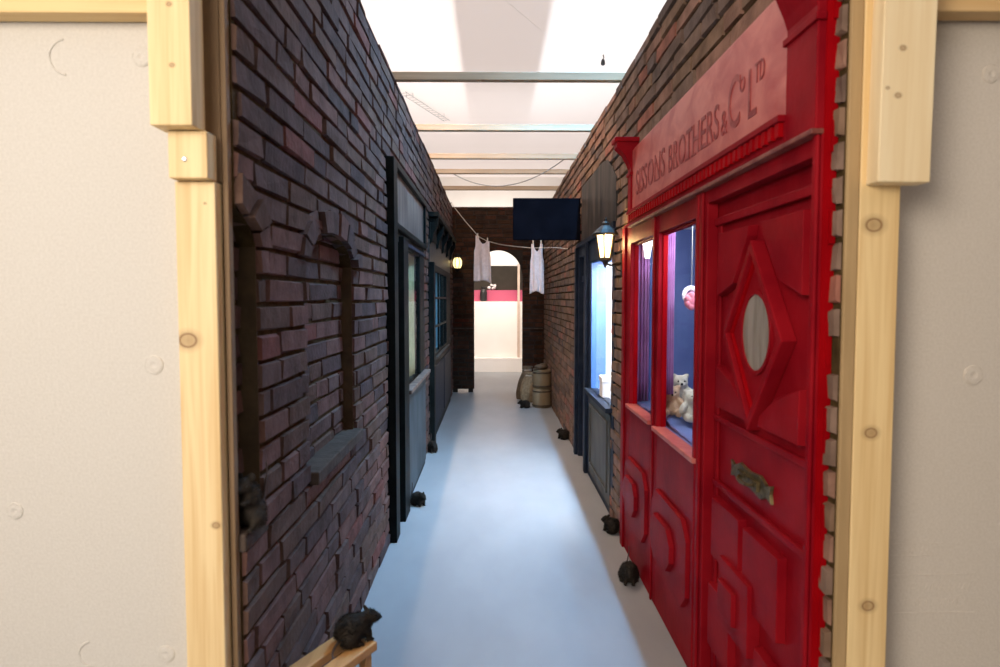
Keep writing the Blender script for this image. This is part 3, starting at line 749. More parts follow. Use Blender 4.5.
rat_body = blob('body', [((0, -.015, .052), (.047, .052, .051)), ((0, .018, .056), (.038, .040, .044)), ((0, .052, .078), (.025, .030, .027)), ((0, .074, .072), (.015, .022, .015)), ((0, .091, .067), (.007, .010, .007)),
   ((.034, -.030, .028), (.020, .032, .028)), ((-.034, -.030, .028), (.020, .032, .028)), ((.038, -.004, .007), (.009, .026, .007)), ((-.038, -.004, .007), (.009, .026, .007)),
   ((.022, .042, .026), (.009, .012, .026)), ((-.022, .042, .026), (.009, .012, .026)), ((.022, .050, .006), (.007, .014, .006)), ((-.022, .050, .006), (.007, .014, .006))], .005, 'fur', 4, fur=4200, furlen=.015)
rat_up = blob('body', [((0, -.015, .042), (.042, .045, .042)), ((0, -.005, .085), (.034, .036, .045)), ((0, .015, .125), (.024, .030, .024)), ((0, .040, .122), (.014, .022, .013)), ((0, .058, .118), (.007, .010, .007)),
   ((.032, .0, .026), (.018, .034, .026)), ((-.032, .0, .026), (.018, .034, .026)), ((.03, .032, .007), (.009, .024, .007)), ((-.03, .032, .007), (.009, .024, .007)),
   ((.018, .034, .082), (.008, .018, .009)), ((-.018, .034, .082), (.008, .018, .009)), ((.012, .05, .084), (.006, .009, .006)), ((-.012, .05, .084), (.006, .009, .006))], .005, 'fur', 5, fur=2400)
def ear_mesh(c, s):
    m_ = MB(); m_.ell(c, (.011, .004, .013), E((R(15), 0, R(-20 * s)))); return m_.mesh('ear', 'fur', True)
def rat(px, py, head, label, tail='ground', up=False, loc=None, scale=1.0):
    if loc is None:
        x, y = onZ(px, py, 0); loc = (x, y, 0)
    t = empty('rat', loc, label, 'rat', 'dark toy rats along the alley', rz=head); t.scale = (scale,) * 3
    def ch(n, me):
        o = bpy.data.objects.new(n, me); COL.objects.link(o); o.parent = t; return o
    ch('body', rat_up if up else rat_body)
    hy, hz = (.008, .148) if up else (.044, .104)
    for s in (-1, 1):
        ch('ear', ear_mesh((.018 * s, hy, hz), s))
        ch('eye', MB().ell((.0165 * s, hy + .024, hz - .020), (.0042, .0042, .0042), None, 8, 6).mesh('eye', 'eye', True))
    if tail == 'ground': pts = [(0, -.06, .02), (.01, -.09, .008), (.03, -.13, .005), (.02, -.17, .005), (-.01, -.20, .005)]
    elif tail == 'up': pts = [(0, -.06, .03), (0, -.085, .035), (.004, -.098, .065), (.0, -.100, .10), (-.006, -.101, .135), (-.004, -.101, .165)]
    elif tail == 'hang': pts = [(0, -.06, .02), (.02, -.085, .008), (.05, -.10, .004), (.075, -.105, -.02), (.085, -.105, -.06)]
    n = 18; P = [Vector(p) for p in pts]; q = []
    for i in range(n):
        u = i / (n - 1) * (len(P) - 1); k = min(int(u), len(P) - 2); f = u - k
        p0, p1, p2, p3 = P[max(k - 1, 0)], P[k], P[k + 1], P[min(k + 2, len(P) - 1)]
        q.append(.5 * ((2 * p1) + (p2 - p0) * f + (2 * p0 - 5 * p1 + 4 * p2 - p3) * f * f + (3 * p1 - p0 - 3 * p2 + p3) * f ** 3))
    ch('tail', MB().tube(q, [.0055 * (1 - .65 * i / (n - 1)) for i in range(n)], 8).mesh('tail', 'skin', True))
    return t

# ------------------------------------------------------------------ soft toys in the red window
def bear(loc, rz, m, label, lying=False, s=1.0):
    t = empty('teddy_bear', loc, label, 'teddy bear', 'soft toys in the shop window', rz=rz); t.scale = (s,) * 3
    if lying: t.rotation_euler = (R(70), 0, rz)
    body = blob('body', [((0, 0, .06), (.05, .045, .06)), ((0, .01, .145), (.046, .043, .042)), ((.036, .01, .183), (.017, .010, .017)), ((-.036, .01, .183), (.017, .010, .017)),
        ((0, .048, .135), (.020, .016, .016)), ((.058, .02, .085), (.022, .022, .042), E((0, R(-35), 0))), ((-.058, .02, .085), (.022, .022, .042), E((0, R(35), 0))),
        ((.038, .055, .024), (.024, .052, .023)), ((-.038, .055, .024), (.024, .052, .023)), ((.042, .098, .034), (.024, .016, .030)), ((-.042, .098, .034), (.024, .016, .030))], .008, m, 4)
    o = bpy.data.objects.new('body', body); COL.objects.link(o); o.parent = t
    for nme, c_, r_ in (('eye', (.018, .050, .155), .005), ('eye', (-.018, .050, .155), .005), ('nose', (0, .065, .140), .007)):
        e = bpy.data.objects.new(nme, MB().ell(c_, (r_, r_ * .7, r_), None, 8, 6).mesh(nme, 'eye', True)); COL.objects.link(e); e.parent = t
zfl = zwb - .004
def inwin(px, Y): return onY(px, 400, Y)[0]
bear((1.05, 3.72, zfl + .055), R(175), 'toy_cream', 'cream teddy bear sitting up at the back of the red shop window', s=.98)
bear((.955, 3.52, zfl + .042), R(165), 'toy_tan', 'tan teddy bear slumped at the left of the red shop window', s=.85)
bear((1.00, 3.38, zfl + .040), R(205), 'toy_cream', 'pale cream teddy bear at the right of the red shop window', s=.85)
# cloth heap the toys rest on
mb = MB(); n = 24
for i in range(n + 1):
    for j in range(n + 1):
        x = XF + .066 + (.34) * i / n; y = w2a + .02 + (Yc1 - .10 - w2a - .02) * j / n
        h = .045 * math.exp(-((y - 3.60) ** 2) / .08) * (.8 + .2 * math.sin(x * 40)) + .006 * math.sin(y * 37 + x * 21)
        mb.v.append((x, y, zfl + .008 + max(0, h)))
for i in range(n):
    for j in range(n): mb.f.append((i * (n + 1) + j, (i + 1) * (n + 1) + j, (i + 1) * (n + 1) + j + 1, i * (n + 1) + j + 1))
o = mb.build('display_cloth', 'backdrop_blue', None, smooth=True); s_ = o.modifiers.new('s', 'SOLIDIFY'); s_.thickness = .006
tag(o, 'rumpled blue cloth under the teddy bears in the red window', 'cloth')
# pink and white frilled ornament
yo = 3.36; xo, zo = onY(691.5, 301, yo)
t = empty('hanging_ornament', (xo, yo, zo), 'pink ornament with white frill hanging inside the red shop window', 'ornament')
mb = MB(); mb.ell((xo, yo, zo), (.038, .03, .045))
for k in range(7):
    a = 2 * math.pi * k / 7; mb.ell((xo + .026 * math.cos(a), yo - .018, zo + .03 * math.sin(a)), (.016, .012, .018))
mb.build('bloom', 'pink_fabric', t, smooth=True)
mb = MB()
for k in range(16):
    a = 2 * math.pi * k / 16; mb.ell((xo + .034 * math.cos(a), yo + .014, zo + .030 + .036 * math.sin(a)), (.012, .006, .013), None, 8, 6)
mb.build('frill', 'white_fabric', t, smooth=True)
MB().tube([(xo, yo, zo + .05), (xo, yo, 2.04)], .0009, 5).build('thread', 'rope', t)

# ------------------------------------------------------------------ blue grey shopfront (right, further)
XS = .862
bs = empty('shopfront', (XS, 5.7, 0), 'dark blue grey shopfront with bright blue window, beyond the lantern', 'shopfront')
b0, b1 = onX(614, 330, XS)[0], onX(577, 330, XS)[0]
pA = onX(588.5, 330, XS)[0]                   # pilaster between window and door
wA, wB = onX(611.5, 330, XS)[0], onX(590.3, 330, XS)[0]
dB = onX(579, 330, XS)[0]
zwt, zwb2 = 1.915, .80
mb = MB(); backing(mb, toX, (b0, b1, 0, 2.12), [(wA, wB, zwb2, zwt), (pA + .10, dB, -.1, 2.0)], XS, XR + .06)
mb.build('front_frame', 'blue_dark', bs, bevel=.003)
fp = [(b0 - .07, 2.14), (b1 - .35, 2.14), (b1 - .35, 2.66), (b0 + .55, 2.66), (b0 + .28, 2.63), (b0 + .08, 2.53), (b0 - .07, 2.44)]
MB().prism(fp, toX, XS - .008, XR + .04).build('sign_board', 'fascia_grey', bs, bevel=.003)
MB().box(XS - .02, XS + .03, b0 - .03, b1, 2.10, 2.14).build('cornice', 'blue_dark', bs, bevel=.003)
mb = MB().box(XS - .03, XS, pA, pA + .10, 0, 2.10).box(XS - .03, XS, b1 - .09, b1, 0, 2.10); mb.build('pilaster', 'blue_dark', bs, bevel=.004)
MB().box(XS - .05, XS + .02, wA - .06, wB + .02, zwb2 - .035, zwb2).build('window_sill', 'blue_dark', bs, bevel=.004)
pnl = MB().box(XS - .008, XS, wA, wB - .02, .06, zwb2 - .06).build('lower_panel', 'grey_panel', bs, bevel=.003)
ringprism(rectpoly(wA + .08, wB - .10, .14, zwb2 - .12), rectpoly(wA + .105, wB - .125, .165, zwb2 - .145), XS - .008, XS - .022).build('panel_moulding', 'grey_panel', pnl, bevel=.002)
wf = MB().box(XS + .01, XS + .14, wB - .012, wB, zwb2, zwt).box(XS + .01, XS + .14, wA, wA + .012, zwb2, zwt).box(XS + .01, XS + .14, wA, wB, zwt - .012, zwt).build('window_frame', 'blue', bs)
MB().box(XS + .02, XS + .024, wA + .012, wB - .012, zwb2, zwt - .012).build('window_glass', 'glass', wf)
dd_ = MB().box(XR + .03, XR + .07, pA + .10, dB, .0, 2.0).build('door', 'blue_dark', bs)
mb = MB()
for (za, zb2) in ((1.05, 1.70), (.15, .80)):
    mb.prism(rectpoly(pA + .22, dB - .12, za, zb2), toX, XR + .03, XR + .015, taper=.01)
mb.build('door_panel', 'dark_in', dd_)
MB().box(XR + .012, XR + .03, pA + .10, dB, 1.76, 1.82).build('transom', 'blue_dark', dd_)
mb = MB().box(XS + .42, XS + .44, wA - .05, b1 - .6, zwb2 - .06, 2.0).box(XS + .06, XS + .44, wB + .16, wB + .18, zwb2 - .06, 2.0)
mb.build('display_back', 'blue_white', bs)
MB().box(XS + .03, XS + .44, wA - .05, wB + .18, zwb2 - .06, zwb2 - .04).build('display_floor', 'blue_white', bs)
MB().box(XS + .03, XS + .44, wA - .05, wB + .18, 1.98, 2.0).build('display_ceiling', 'blue_white', bs)
Yq = wB - .12
# pale parcel / white box in that window
xq = onY(603, 390, 5.35)[0]
t = empty('parcel', (xq + .05, 5.4, zwb2 - .04), 'small white box in the bright blue lit window', 'box')
MB().box(xq - .01, xq + .13, 5.33, 5.47, zwb2 - .04, zwb2 + .16).build('body', 'white_paint', t, bevel=.006)
MB().box(xq - .015, xq + .135, 5.325, 5.475, zwb2 + .12, zwb2 + .165).build('lid', 'white_paint', t, bevel=.004)

# hanging sign
YS = 6.45
sx0, sz1 = onY(513, 198, YS); sz0 = onY(513, 240, YS)[1]
t = empty('hanging_sign', (XR, YS, (sz0 + sz1) / 2), 'plain blue black board sticking out from the right wall', 'sign')
MB().box(sx0, XS - .02, YS, YS + .035, sz0, sz1).build('board', 'black_sign', t, bevel=.004)
for z in (sz0 + .06, sz1 - .08): MB().box(XR - .04, XS - .008, YS + .005, YS + .03, z, z + .03).build('wall_bracket', 'iron', t)

# ------------------------------------------------------------------ wall lantern (right)
YLn = 4.46
lx, lz = onY(605.5, 245, YLn)
t = empty('wall_lantern', (lx, YLn, lz), 'lit black carriage lantern on a bracket, right brick wall', 'lantern')
def hexring(r, h): return [(r * math.cos(2 * math.pi * k / 6 + .2), r * math.sin(2 * math.pi * k / 6 + .2), h) for k in range(6)]
k = YLn / F
zt_, zb_ = onY(605.5, 234.5, YLn)[1] - lz, onY(605.5, 258.5, YLn)[1] - lz
rt, rb = 9.8 * k, 6.0 * k
A_, B_ = hexring(rt * .93, zt_), hexring(rb * .9, zb_)
mb = MB().add([(p[0] + lx, p[1] + YLn, p[2] + lz) for p in A_ + B_], [(i, (i + 1) % 6, 6 + (i + 1) % 6, 6 + i) for i in range(6)]); mb.build('lamp_glass', 'lamp_glass', t)
mb = MB(); A2, B2 = hexring(rt, zt_), hexring(rb, zb_)
for i in range(6): mb.tube([(A2[i][0] + lx, A2[i][1] + YLn, A2[i][2] + lz), (B2[i][0] + lx, B2[i][1] + YLn, B2[i][2] + lz)], .0055, 6)
for Rr in (A2, B2):
    for i in range(6):
        p, q = Rr[i], Rr[(i + 1) % 6]; mb.tube([(p[0] + lx, p[1] + YLn, p[2] + lz), (q[0] + lx, q[1] + YLn, q[2] + lz)], .006, 6)
mb.build('lamp_frame', 'iron', t)
MB().lathe([(13 * k, zt_ - .006), (13 * k, zt_ + .006), (10 * k, zt_ + .028), (6 * k, zt_ + .050), (4.5 * k, zt_ + .058), (4 * k, zt_ + .075), (1.5 * k, zt_ + .088), (1.6 * k, zt_ + .10), (.5 * k, zt_ + .115)], (lx, YLn, lz), seg=12).build('lamp_roof', 'iron', t)
MB().lathe([(6.2 * k, zb_ + .002), (6.4 * k, zb_ - .01), (3 * k, zb_ - .026), (1.6 * k, zb_ - .05), (.8 * k, zb_ - .062)], (lx, YLn, lz), seg=12).build('lamp_base', 'iron', t)
mb = MB().tube([(lx, YLn, lz + zb_ - .035), (lx + .04, YLn, lz + zb_ - .045), (lx + .075, YLn, lz + zb_ - .03), (XR - .012, YLn, lz + zb_ - .03)], .008)
mb.tube([(XR - .015, YLn, lz + zb_ - .085), (XR - .045, YLn, lz + zb_ - .075), (XR - .06, YLn, lz + zb_ - .05), (XR - .05, YLn, lz + zb_ - .03)], .006)
mb.box(XR - .02, XR - .004, YLn - .025, YLn + .025, lz + zb_ - .11, lz + zb_ + .03); mb.build('bracket', 'iron', t, bevel=.002)
LANT = (lx, YLn, lz)

# ------------------------------------------------------------------ end wall lamp
YB2 = YE - .11; bx, bz = onY(457.5, 263, YB2)
t = empty('bulkhead_lamp', (bx, YB2, bz), 'small lit caged lamp on the end wall, left of the arch', 'lamp')
MB().ell((bx, YB2, bz), (.082, .075, .105)).build('lamp_glass', 'lamp_glass2', t, smooth=True)
mb = MB()
for q in range(8):
    a = 2 * math.pi * (q + .5) / 8
    mb.tube([(bx + .088 * math.sin(th) * math.cos(a), YB2 + .08 * math.sin(th) * math.sin(a), bz + .11 * math.cos(th)) for th in [math.pi * j / 10 for j in range(1, 10)]], .006, 5)
mb.build('cage', 'iron', t)
mb = MB().lathe([(.02, .16), (.06, .13), (.085, .09), (.06, .088)], (bx, YB2, bz), seg=14).lathe([(.06, -.088), (.07, -.10), (.03, -.14), (.01, -.16)], (bx, YB2, bz), seg=14)
mb.box(bx - .04, bx + .04, YE - .03, YE - .012, bz - .06, bz + .16).tube([(bx, YE - .02, bz + .13), (bx, YB2, bz + .15)], .012)
mb.build('lamp_fitting', 'iron', t)

# ------------------------------------------------------------------ first left shopfront (green)
XG = -.658
gs = empty('shopfront', (XG, 5.0, 0), 'dark green shopfront with recessed doorway and curtained window, left wall', 'shopfront')
g0, g1 = S1[0], S1[1]
def GY(px, py=330, X=XG): return onX(px, py, X)[0]
pa0, pa1 = g0 - .03, g0 + .13
pb0, pb1 = GY(399.5), GY(404.3)
gw0, gw1 = pb1 + .02, GY(420.3)
zgt, zgb = 1.985, .915
mb = MB(); backing(mb, toX, (pa1, g1, 0, 2.08), [(pa1, pb0, -.1, 1.99), (gw0, gw1, zgb, zgt)], XL - .06, XG); mb.build('front_frame', 'dark_green', gs, bevel=.003)
mb = MB().box(XL - .06, XG + .03, pa0, pa1, 0, 2.5).box(XL - .06, XG + .035, pb0, pb1, 0, 2.03); mb.build('pilaster', 'dark_green', gs, bevel=.005)
mb = MB().box(XL - .02, XG + .03, pa1, g1, 2.46, 2.50).box(XL - .02, XG + .03, pa1, g1, 2.06, 2.10).box(XL - .02, XG + .022, g1 - .05, g1, 2.08, 2.48); mb.build('fascia_frame', 'dark_green', gs, bevel=.004)
MB().box(XL - .06, XG, pa1, g1, 2.08, 2.48).build('sign_board', 'fascia_brown', gs)
MB().box(XL, XG + .012, pb1, g1, 1.99, 2.02).build('transom', 'blue_dark', gs, bevel=.004)
MB().box(XG - .03, XG + .055, gw0 - .05, g1 + .02, zgb - .03, zgb).build('window_sill', 'fascia_brown', gs, bevel=.004)
MB().box(XG, XG + .01, pb1, g1 - .02, .05, zgb - .04).build('lower_panel', 'blue_grey', gs, bevel=.003)
wf = MB().box(XG - .06, XG - .005, gw0, gw0 + .015, zgb, zgt).box(XG - .06, XG - .005, gw1 - .015, gw1, zgb, zgt).box(XG - .06, XG - .005, gw0, gw1, zgt - .015, zgt).build('window_frame', 'dark_green', gs)
MB().box(XG - .022, XG - .018, gw0 + .015, gw1 - .015, zgb, zgt).build('window_glass', 'glass', wf)
# door in the recess
XDg = XL - .02
dg = MB().box(XDg - .03, XDg, pa1, pb0, 0, 1.99).build('door', 'dark_green', gs)
MB().box(XDg, XDg + .012, pa1 + .06, pb0 - .06, .10, .80).build('door_panel', 'blue_grey', dg, bevel=.003)
MB().box(XDg - .002, XDg + .004, pa1 + .06, pb0 - .06, 1.02, 1.72).build('door_pane', 'dark_in', dg)
MB().box(XDg - .002, XDg + .004, pa1 + .06, pb0 - .06, 1.78, 1.95).build('fanlight', 'amber', dg, label='small glass above the door, orange reflection in its colour')  # amber colour stands in for an orange reflection in this glass
MB().box(XDg, XDg + .025, pa1, pb0, 1.73, 1.77).build('door_rail', 'blue_dark', dg)
MB().lathe([(.014, .0), (.012, .02), (.022, .035), (.016, .05)], (XDg, pb0 - .05, 1.0), seg=14, axis='x').build('door_knob', 'brass', dg)
# interior of that window
mb = MB().box(XG - .42, XG - .40, gw0 - .05, gw1 + .05, zgb - .05, 2.05).box(XG - .42, XG - .05, gw1 + .05, gw1 + .07, zgb - .05, 2.05); mb.build('display_back', 'curtain_pink', gs)
MB().box(XG - .42, XG - .05, gw0 - .05, gw1 + .05, zgb - .05, zgb - .03).build('display_floor', 'white_paint', gs)
MB().box(XG - .42, XG - .05, gw0 - .05, gw1 + .05, 2.03, 2.05).build('display_ceiling', 'white_paint', gs)
yv = GY(412)
curtain('curtain', XG - .09, XG - .075, gw0 + .03, yv, zgb - .02, 2.0, 'curtain_pink', 'pale pink curtain, near half of the left shop window', 5, .014)
curtain('curtain', XG - .10, XG - .06, yv + .02, gw1 - .01, zgb - .02, 2.0, 'curtain_olive', 'olive yellow curtain, far half of the left shop window', 5, .014)

# ------------------------------------------------------------------ second left shopfront
X3 = -.665
s3 = empty('shopfront', (X3, 8.0, 0), 'farther dark shopfront with paned window and bracketed cornice, left wall', 'shopfront')
h0, h1 = S3[0], S3[1]
def HY(px, py=330): return onX(px, py, X3)[0]
hw0, hw1 = HY(434.3), HY(446.0)
zht, zhb = 1.93, .94
mb = MB(); backing(mb, toX, (h0, h1, 0, 1.98), [(hw0, hw1, zhb, zht)], XL - .06, X3); mb.build('front_frame', 'dark_green', s3, bevel=.003)
MB().box(XL - .06, X3, h0, h1, 1.98, 2.22).build('sign_board', 'fascia_dark', s3)
co = MB().box(XL - .0, X3 + .10, h0 - .03, h1, 2.45, 2.50).box(XL, X3 + .05, h0, h1, 2.40, 2.45).box(XL - .06, X3 + .01, h0, h1, 2.22, 2.40).build('cornice', 'dark_green', s3, bevel=.005)
for q in range(5):
    y = h0 + .01 + (h1 - h0 - .12) * q / 4
    MB().prism([(X3, 2.17), (X3 + .03, 2.19), (X3 + .035, 2.26), (X3 + .085, 2.36), (X3 + .09, 2.45), (X3, 2.45)], lambda u, v, w: (u, w, v), y, y + .09).build('cornice_bracket', 'dark_green', s3, bevel=.003)
MB().box(X3 + .0, X3 + .045, h0, HY(431.5), 0, 1.98).build('pilaster', 'dark_green', s3, bevel=.004)
MB().box(X3 - .02, X3 + .05, hw0 - .04, hw1 + .05, zhb - .035, zhb).build('window_sill', 'sill', s3, bevel=.004)
wf = MB().box(X3 - .02, X3 + .012, hw0, hw0 + .03, zhb, zht).box(X3 - .02, X3 + .012, hw1 - .03, hw1, zhb, zht).box(X3 - .02, X3 + .012, hw0, hw1, zht - .03, zht).box(X3 - .02, X3 + .012, hw0, hw1, zhb, zhb + .03)
wf = wf.build('window_frame', 'dark_green', s3)
mb = MB()
for q in (1, 2): y = hw0 + (hw1 - hw0) * q / 3; mb.box(X3 - .015, X3 + .008, y - .012, y + .012, zhb, zht)
for q in (1, 2): z = zhb + (zht - zhb) * q / 3; mb.box(X3 - .015, X3 + .008, hw0, hw1, z - .012, z + .012)
mb.build('glazing_bars', 'dark_green', wf)
MB().box(X3 - .008, X3 - .005, hw0 + .03, hw1 - .03, zhb + .03, zht - .03).build('window_glass', 'glass', wf)
mb = MB()
for (a, b) in ((HY(432) + .05, (h0 + h1) / 2 + .1), ((h0 + h1) / 2 + .2, h1 - .1)): mb.prism(rectpoly(a, b, .12, zhb - .12), toX, X3, X3 + .015, taper=.01)
mb.build('lower_panel', 'blue_dark', s3, bevel=.002)
mb = MB().box(X3 - .32, X3 - .30, hw0 - .05, hw1 + .05, zhb - .05, 2.0).box(X3 - .32, X3 - .05, hw1 + .05, hw1 + .07, zhb - .05, 2.0); mb.build('display_back', 'teal', s3)
MB().box(X3 - .32, X3 - .05, hw0 - .05, hw1 + .05, zhb - .05, zhb - .03).build('display_floor', 'teal', s3)
MB().box(X3 - .32, X3 - .05, hw0 - .05, hw1 + .05, 1.985, 2.0).build('display_ceiling', 'teal', s3)

# ------------------------------------------------------------------ clothes line with two vests
P0 = Vector((XL + .01, 10.9, onY(452, 203, 10.9)[1])); P3 = Vector((XR - .01, 7.62, 0)); P3.z = onY(569, 249, 7.62)[1]
def online(px):
    lo, hi = 0.0, 1.0
    for _ in range(40):
        m_ = (lo + hi) / 2; p = P0.lerp(P3, m_); q = 500 + F * ((_M.transposed() @ (p - cam.location)).x / -(_M.transposed() @ (p - cam.location)).z)
        if q < px: lo = m_
        else: hi = m_
    return lo
tA, tB = online(483), online(537)
def linept(px, py):
    p = P0.lerp(P3, online(px)); p = p.copy(); p.z = onY(px, py, p.y)[1]; return p
LP = [P0, linept(465, 221), linept(479, 237), linept(487, 241), linept(500, 244.5), linept(515, 246.5), linept(532, 248), linept(543, 248), linept(555, 247.5), P3]
t = empty('clothes_line', P0, 'pale cord strung across the alley from the far left corner', 'clothes line')
MB().tube(LP, .005, 6).build('cord', 'rope', t, smooth=True)
for P_ in (P0, P3): MB().tube([P_ + Vector((-.012, 0, 0)), P_ + Vector((.012, 0, 0))], .010, 8).build('wall_hook', 'iron', t)
def vest(pxs, top, bot, label, ph, tilt=0, nk0=.84):
    # pxs: (left, right) pixel bounds
    pl2, pr2 = P0.lerp(P3, online(pxs[0])), P0.lerp(P3, online(pxs[1]))
    d = (pr2 - pl2); d.z = 0; 
    face = Vector((1, -.15, 0)).normalized(); W = (pr2.x - pl2.x)
    c = (pl2 + pr2) / 2; nrm = Vector((face.y, -face.x, 0))
    zt = onY((pxs[0] + pxs[1]) / 2, top, c.y)[1]; zb = onY((pxs[0] + pxs[1]) / 2, bot, c.y)[1]; H = zt - zb
    n, m2 = 24, 30; vs = {}; mbv = MB()
    def half(v):      # outer half width (0..1) from hem v=0 to shoulder v=1
        if v < .66: return .92 + .08 * (1 - v / .66)
        if v < .80: return .92 - .14 * math.sin((v - .66) / .14 * math.pi / 2)
        return .78
    def neck(v):      # inner half width of the neck opening
        return 0 if v < nk0 else .44 * math.sqrt(min(1, (v - nk0) / (.96 - nk0)))
    idx = {}
    def pt(s, u, v, layer):
        hw = half(v); nk = neck(v); x = s * (nk + (hw - nk) * u)
        fold = .016 * math.sin(7 * x + ph + 2 * v) * (1 - .55 * v) + .010 * math.sin(13 * x + 3 * ph) * (1 - v)
        off = (.018 * math.cos(x * math.pi / 2) * (1 if v < .97 else .3)) * layer
        p = c + face * (x * W / 2) + nrm * (fold + off)
        return (p.x, p.y, zb + H * v + .02 * H * math.sin(3 * x + ph) * (1 - v) - .03 * H * abs(x) * (1 - v) * math.sin(ph) - tilt * H * x * (.35 + .65 * v))
    for layer in (-1, 1):
        for s in (-1, 1):
            base = len(mbv.v)
            for j in range(m2 + 1):
                for i in range(n // 2 + 1): mbv.v.append(pt(s, i / (n // 2), j / m2, layer))
            k = n // 2 + 1
            for j in range(m2):
                for i in range(n // 2): mbv.f.append((base + j * k + i, base + j * k + i + 1, base + (j + 1) * k + i + 1, base + (j + 1) * k + i))
    root = empty('vest', (c.x, c.y, zt), label, 'vest', 'washing on the clothes line')
    o = mbv.build('fabric', 'cloth', root, smooth=True)
    s_ = o.modifiers.new('s', 'SOLIDIFY'); s_.thickness = .003
    out = []
    for s in (-1, 1): out.append(c + face * (s * W / 2 * .55) + Vector((0, 0, zt - c.z - tilt * H * s * .55)))
    return out
pg = vest((474, 491.5), 238.5, 281, 'white sleeveless vest pegged left of the archway', .6, .10, .88)
pg2 = vest((529, 545.5), 244, 292, 'white sleeveless vest pegged on the right, under the black sign', 2.1)
LB = ['wooden peg on the left strap of the left vest', 'wooden peg on the right strap of the left vest', 'wooden peg on the left strap of the right vest', 'wooden peg on the right strap of the right vest']
for p, lb in zip(pg + pg2, LB):
    t = empty('clothes_peg', p, lb, 'peg', 'pegs on the clothes line')
    for s in (-1, 1): MB().obox(p + Vector((0, s * .007, .010)), (1, 0, 0), (0, 1, 0), (0, 0, 1), .007, .004, .035).build('jaw', 'peg', t, bevel=.002)
    MB().tube([p + Vector((-.009, 0, .012)), p + Vector((.009, 0, .012))], .006, 8).build('spring', 'screw', t)

# ------------------------------------------------------------------ crocks and sacks in the far right corner
kx, ky = onZ(542.5, 408.5); k = ky / F; ky += .14
def keg(z0, r, h, label, lid=False):
    t = empty('storage_keg', (kx, ky, z0), label, 'keg', 'kegs stacked by the right wall')
    MB().lathe([(r * .90, 0), (r * .95, .01), (r * 1.0, h * .35), (r * 1.0, h * .7), (r * .97, h - .02), (r * .92, h)], (kx, ky, z0), seg=32).build('body', 'crock', t, smooth=True)
    mbk = MB()
    for f_ in (.12, .88): mbk.lathe([(r * .99, -.012), (r * 1.035, -.008), (r * 1.035, .008), (r * .99, .012)], (kx, ky, z0 + h * f_), seg=32)
    mbk.build('hoop', 'crock_band', t)
    MB().lathe([(r * .96, 0), (r * .99, .006), (r * .9, .014), (.02, .016)], (kx, ky, z0 + h - .004), seg=32).build('lid', 'crock', t)
    return z0 + h + .012
rk = 9.6 * k
z1 = keg(0, rk, 19 * k, 'lower tan keg on the floor by the right wall')
z2 = keg(z1, rk * .97, 18 * k, 'upper tan keg standing on another keg')
t = empty('flat_cap', (kx, ky, z2), 'dark crumpled flat cap lying on the top keg', 'cap')
MB().ell((kx - .01, ky, z2 + .035), (.105, .10, .04)).ell((kx + .02, ky + .01, z2 + .06), (.06, .06, .03)).build('crown', 'crock_band', t, smooth=True)
MB().ell((kx - .07, ky - .05, z2 + .012), (.07, .06, .009)).build('peak', 'crock_band', t, smooth=True)
def sack(c, r, h, m, label, lean, seed):
    g = random.Random(seed); t = empty('sack', c, label, 'sack', 'burlap sacks in the far corner'); mbs = MB(); seg = 28; prof = []
    n = 14; vs = []
    for j in range(n + 1):
        v = j / n; rr = r * (.75 + .35 * math.sin(math.pi * min(1, v * 1.15 + .1))) if v < .75 else r * (.82 - 1.9 * (v - .75)) if v < .9 else r * (.54 + 1.6 * (v - .9))
        for i in range(seg):
            a = 2 * math.pi * i / seg; w = 1 + .07 * math.sin(3 * a + seed + 4 * v) + .05 * math.sin(7 * a - 5 * v + seed)
            vs.append((c[0] + rr * w * math.cos(a) + lean[0] * v * h, c[1] + rr * w * math.sin(a) * .85 + lean[1] * v * h, c[2] + h * v))
    fs = [(j * seg + i, j * seg + (i + 1) % seg, (j + 1) * seg + (i + 1) % seg, (j + 1) * seg + i) for j in range(n) for i in range(seg)] + [tuple(range(seg - 1, -1, -1)), tuple(n * seg + i for i in range(seg))]
    mbs.add(vs, fs).build('body', m, t, smooth=True)
    zz = c[2] + h * .89; rr = r * .57
    MB().tube([(c[0] + lean[0] * h * .89 + rr * math.cos(2 * math.pi * i / 20), c[1] + lean[1] * h * .89 + rr * .85 * math.sin(2 * math.pi * i / 20), zz) for i in range(21)], .010, 6).build('tie_cord', 'rope', t)
sxx, syy = onZ(527, 403)
sack((sxx + .02, syy + .12, 0), .125, .46, 'sack', 'pale burlap sack leaning against the two kegs', (.10, .02), 2)
sack((sxx - .03, syy + .42, 0), .12, .52, 'sack_dark', 'brown burlap sack behind the pale sack', (.12, .0), 5)

# ------------------------------------------------------------------ stool, bottom left
zs = .42
pE2 = Vector((*onZ(377.5, 641, zs), zs)); ad = Vector((.46, .888, 0)); pd = Vector((-ad.y, ad.x, 0))
st = empty('stool', (pE2.x - .13, pE2.y - .1, 0), 'small slatted wooden stool against the left brick wall', 'stool')
Lh = .15
wood = pine('stool_wood', 1, light=(.52, .27, .09), dark=(.34, .15, .045))
def slat(off, nm, extra=0.0):
    c = pE2 - ad * (Lh - extra) + pd * off
    MB().obox(c + Vector((0, 0, -.016)), ad, pd, (0, 0, 1), Lh, .030, .016).build(nm, wood, st, bevel=.005)
slat(.030, 'seat_slat'); slat(.128, 'seat_slat', .04)
for (a_, o_) in ((.03, .03), (.03, .13), (.26, .03), (.24, .13)):
    p = pE2 - ad * a_ + pd * o_
    MB().obox(Vector((p.x, p.y, .194)), ad, pd, (0, 0, 1), .016, .016, .194).build('leg', wood, st, bevel=.003)
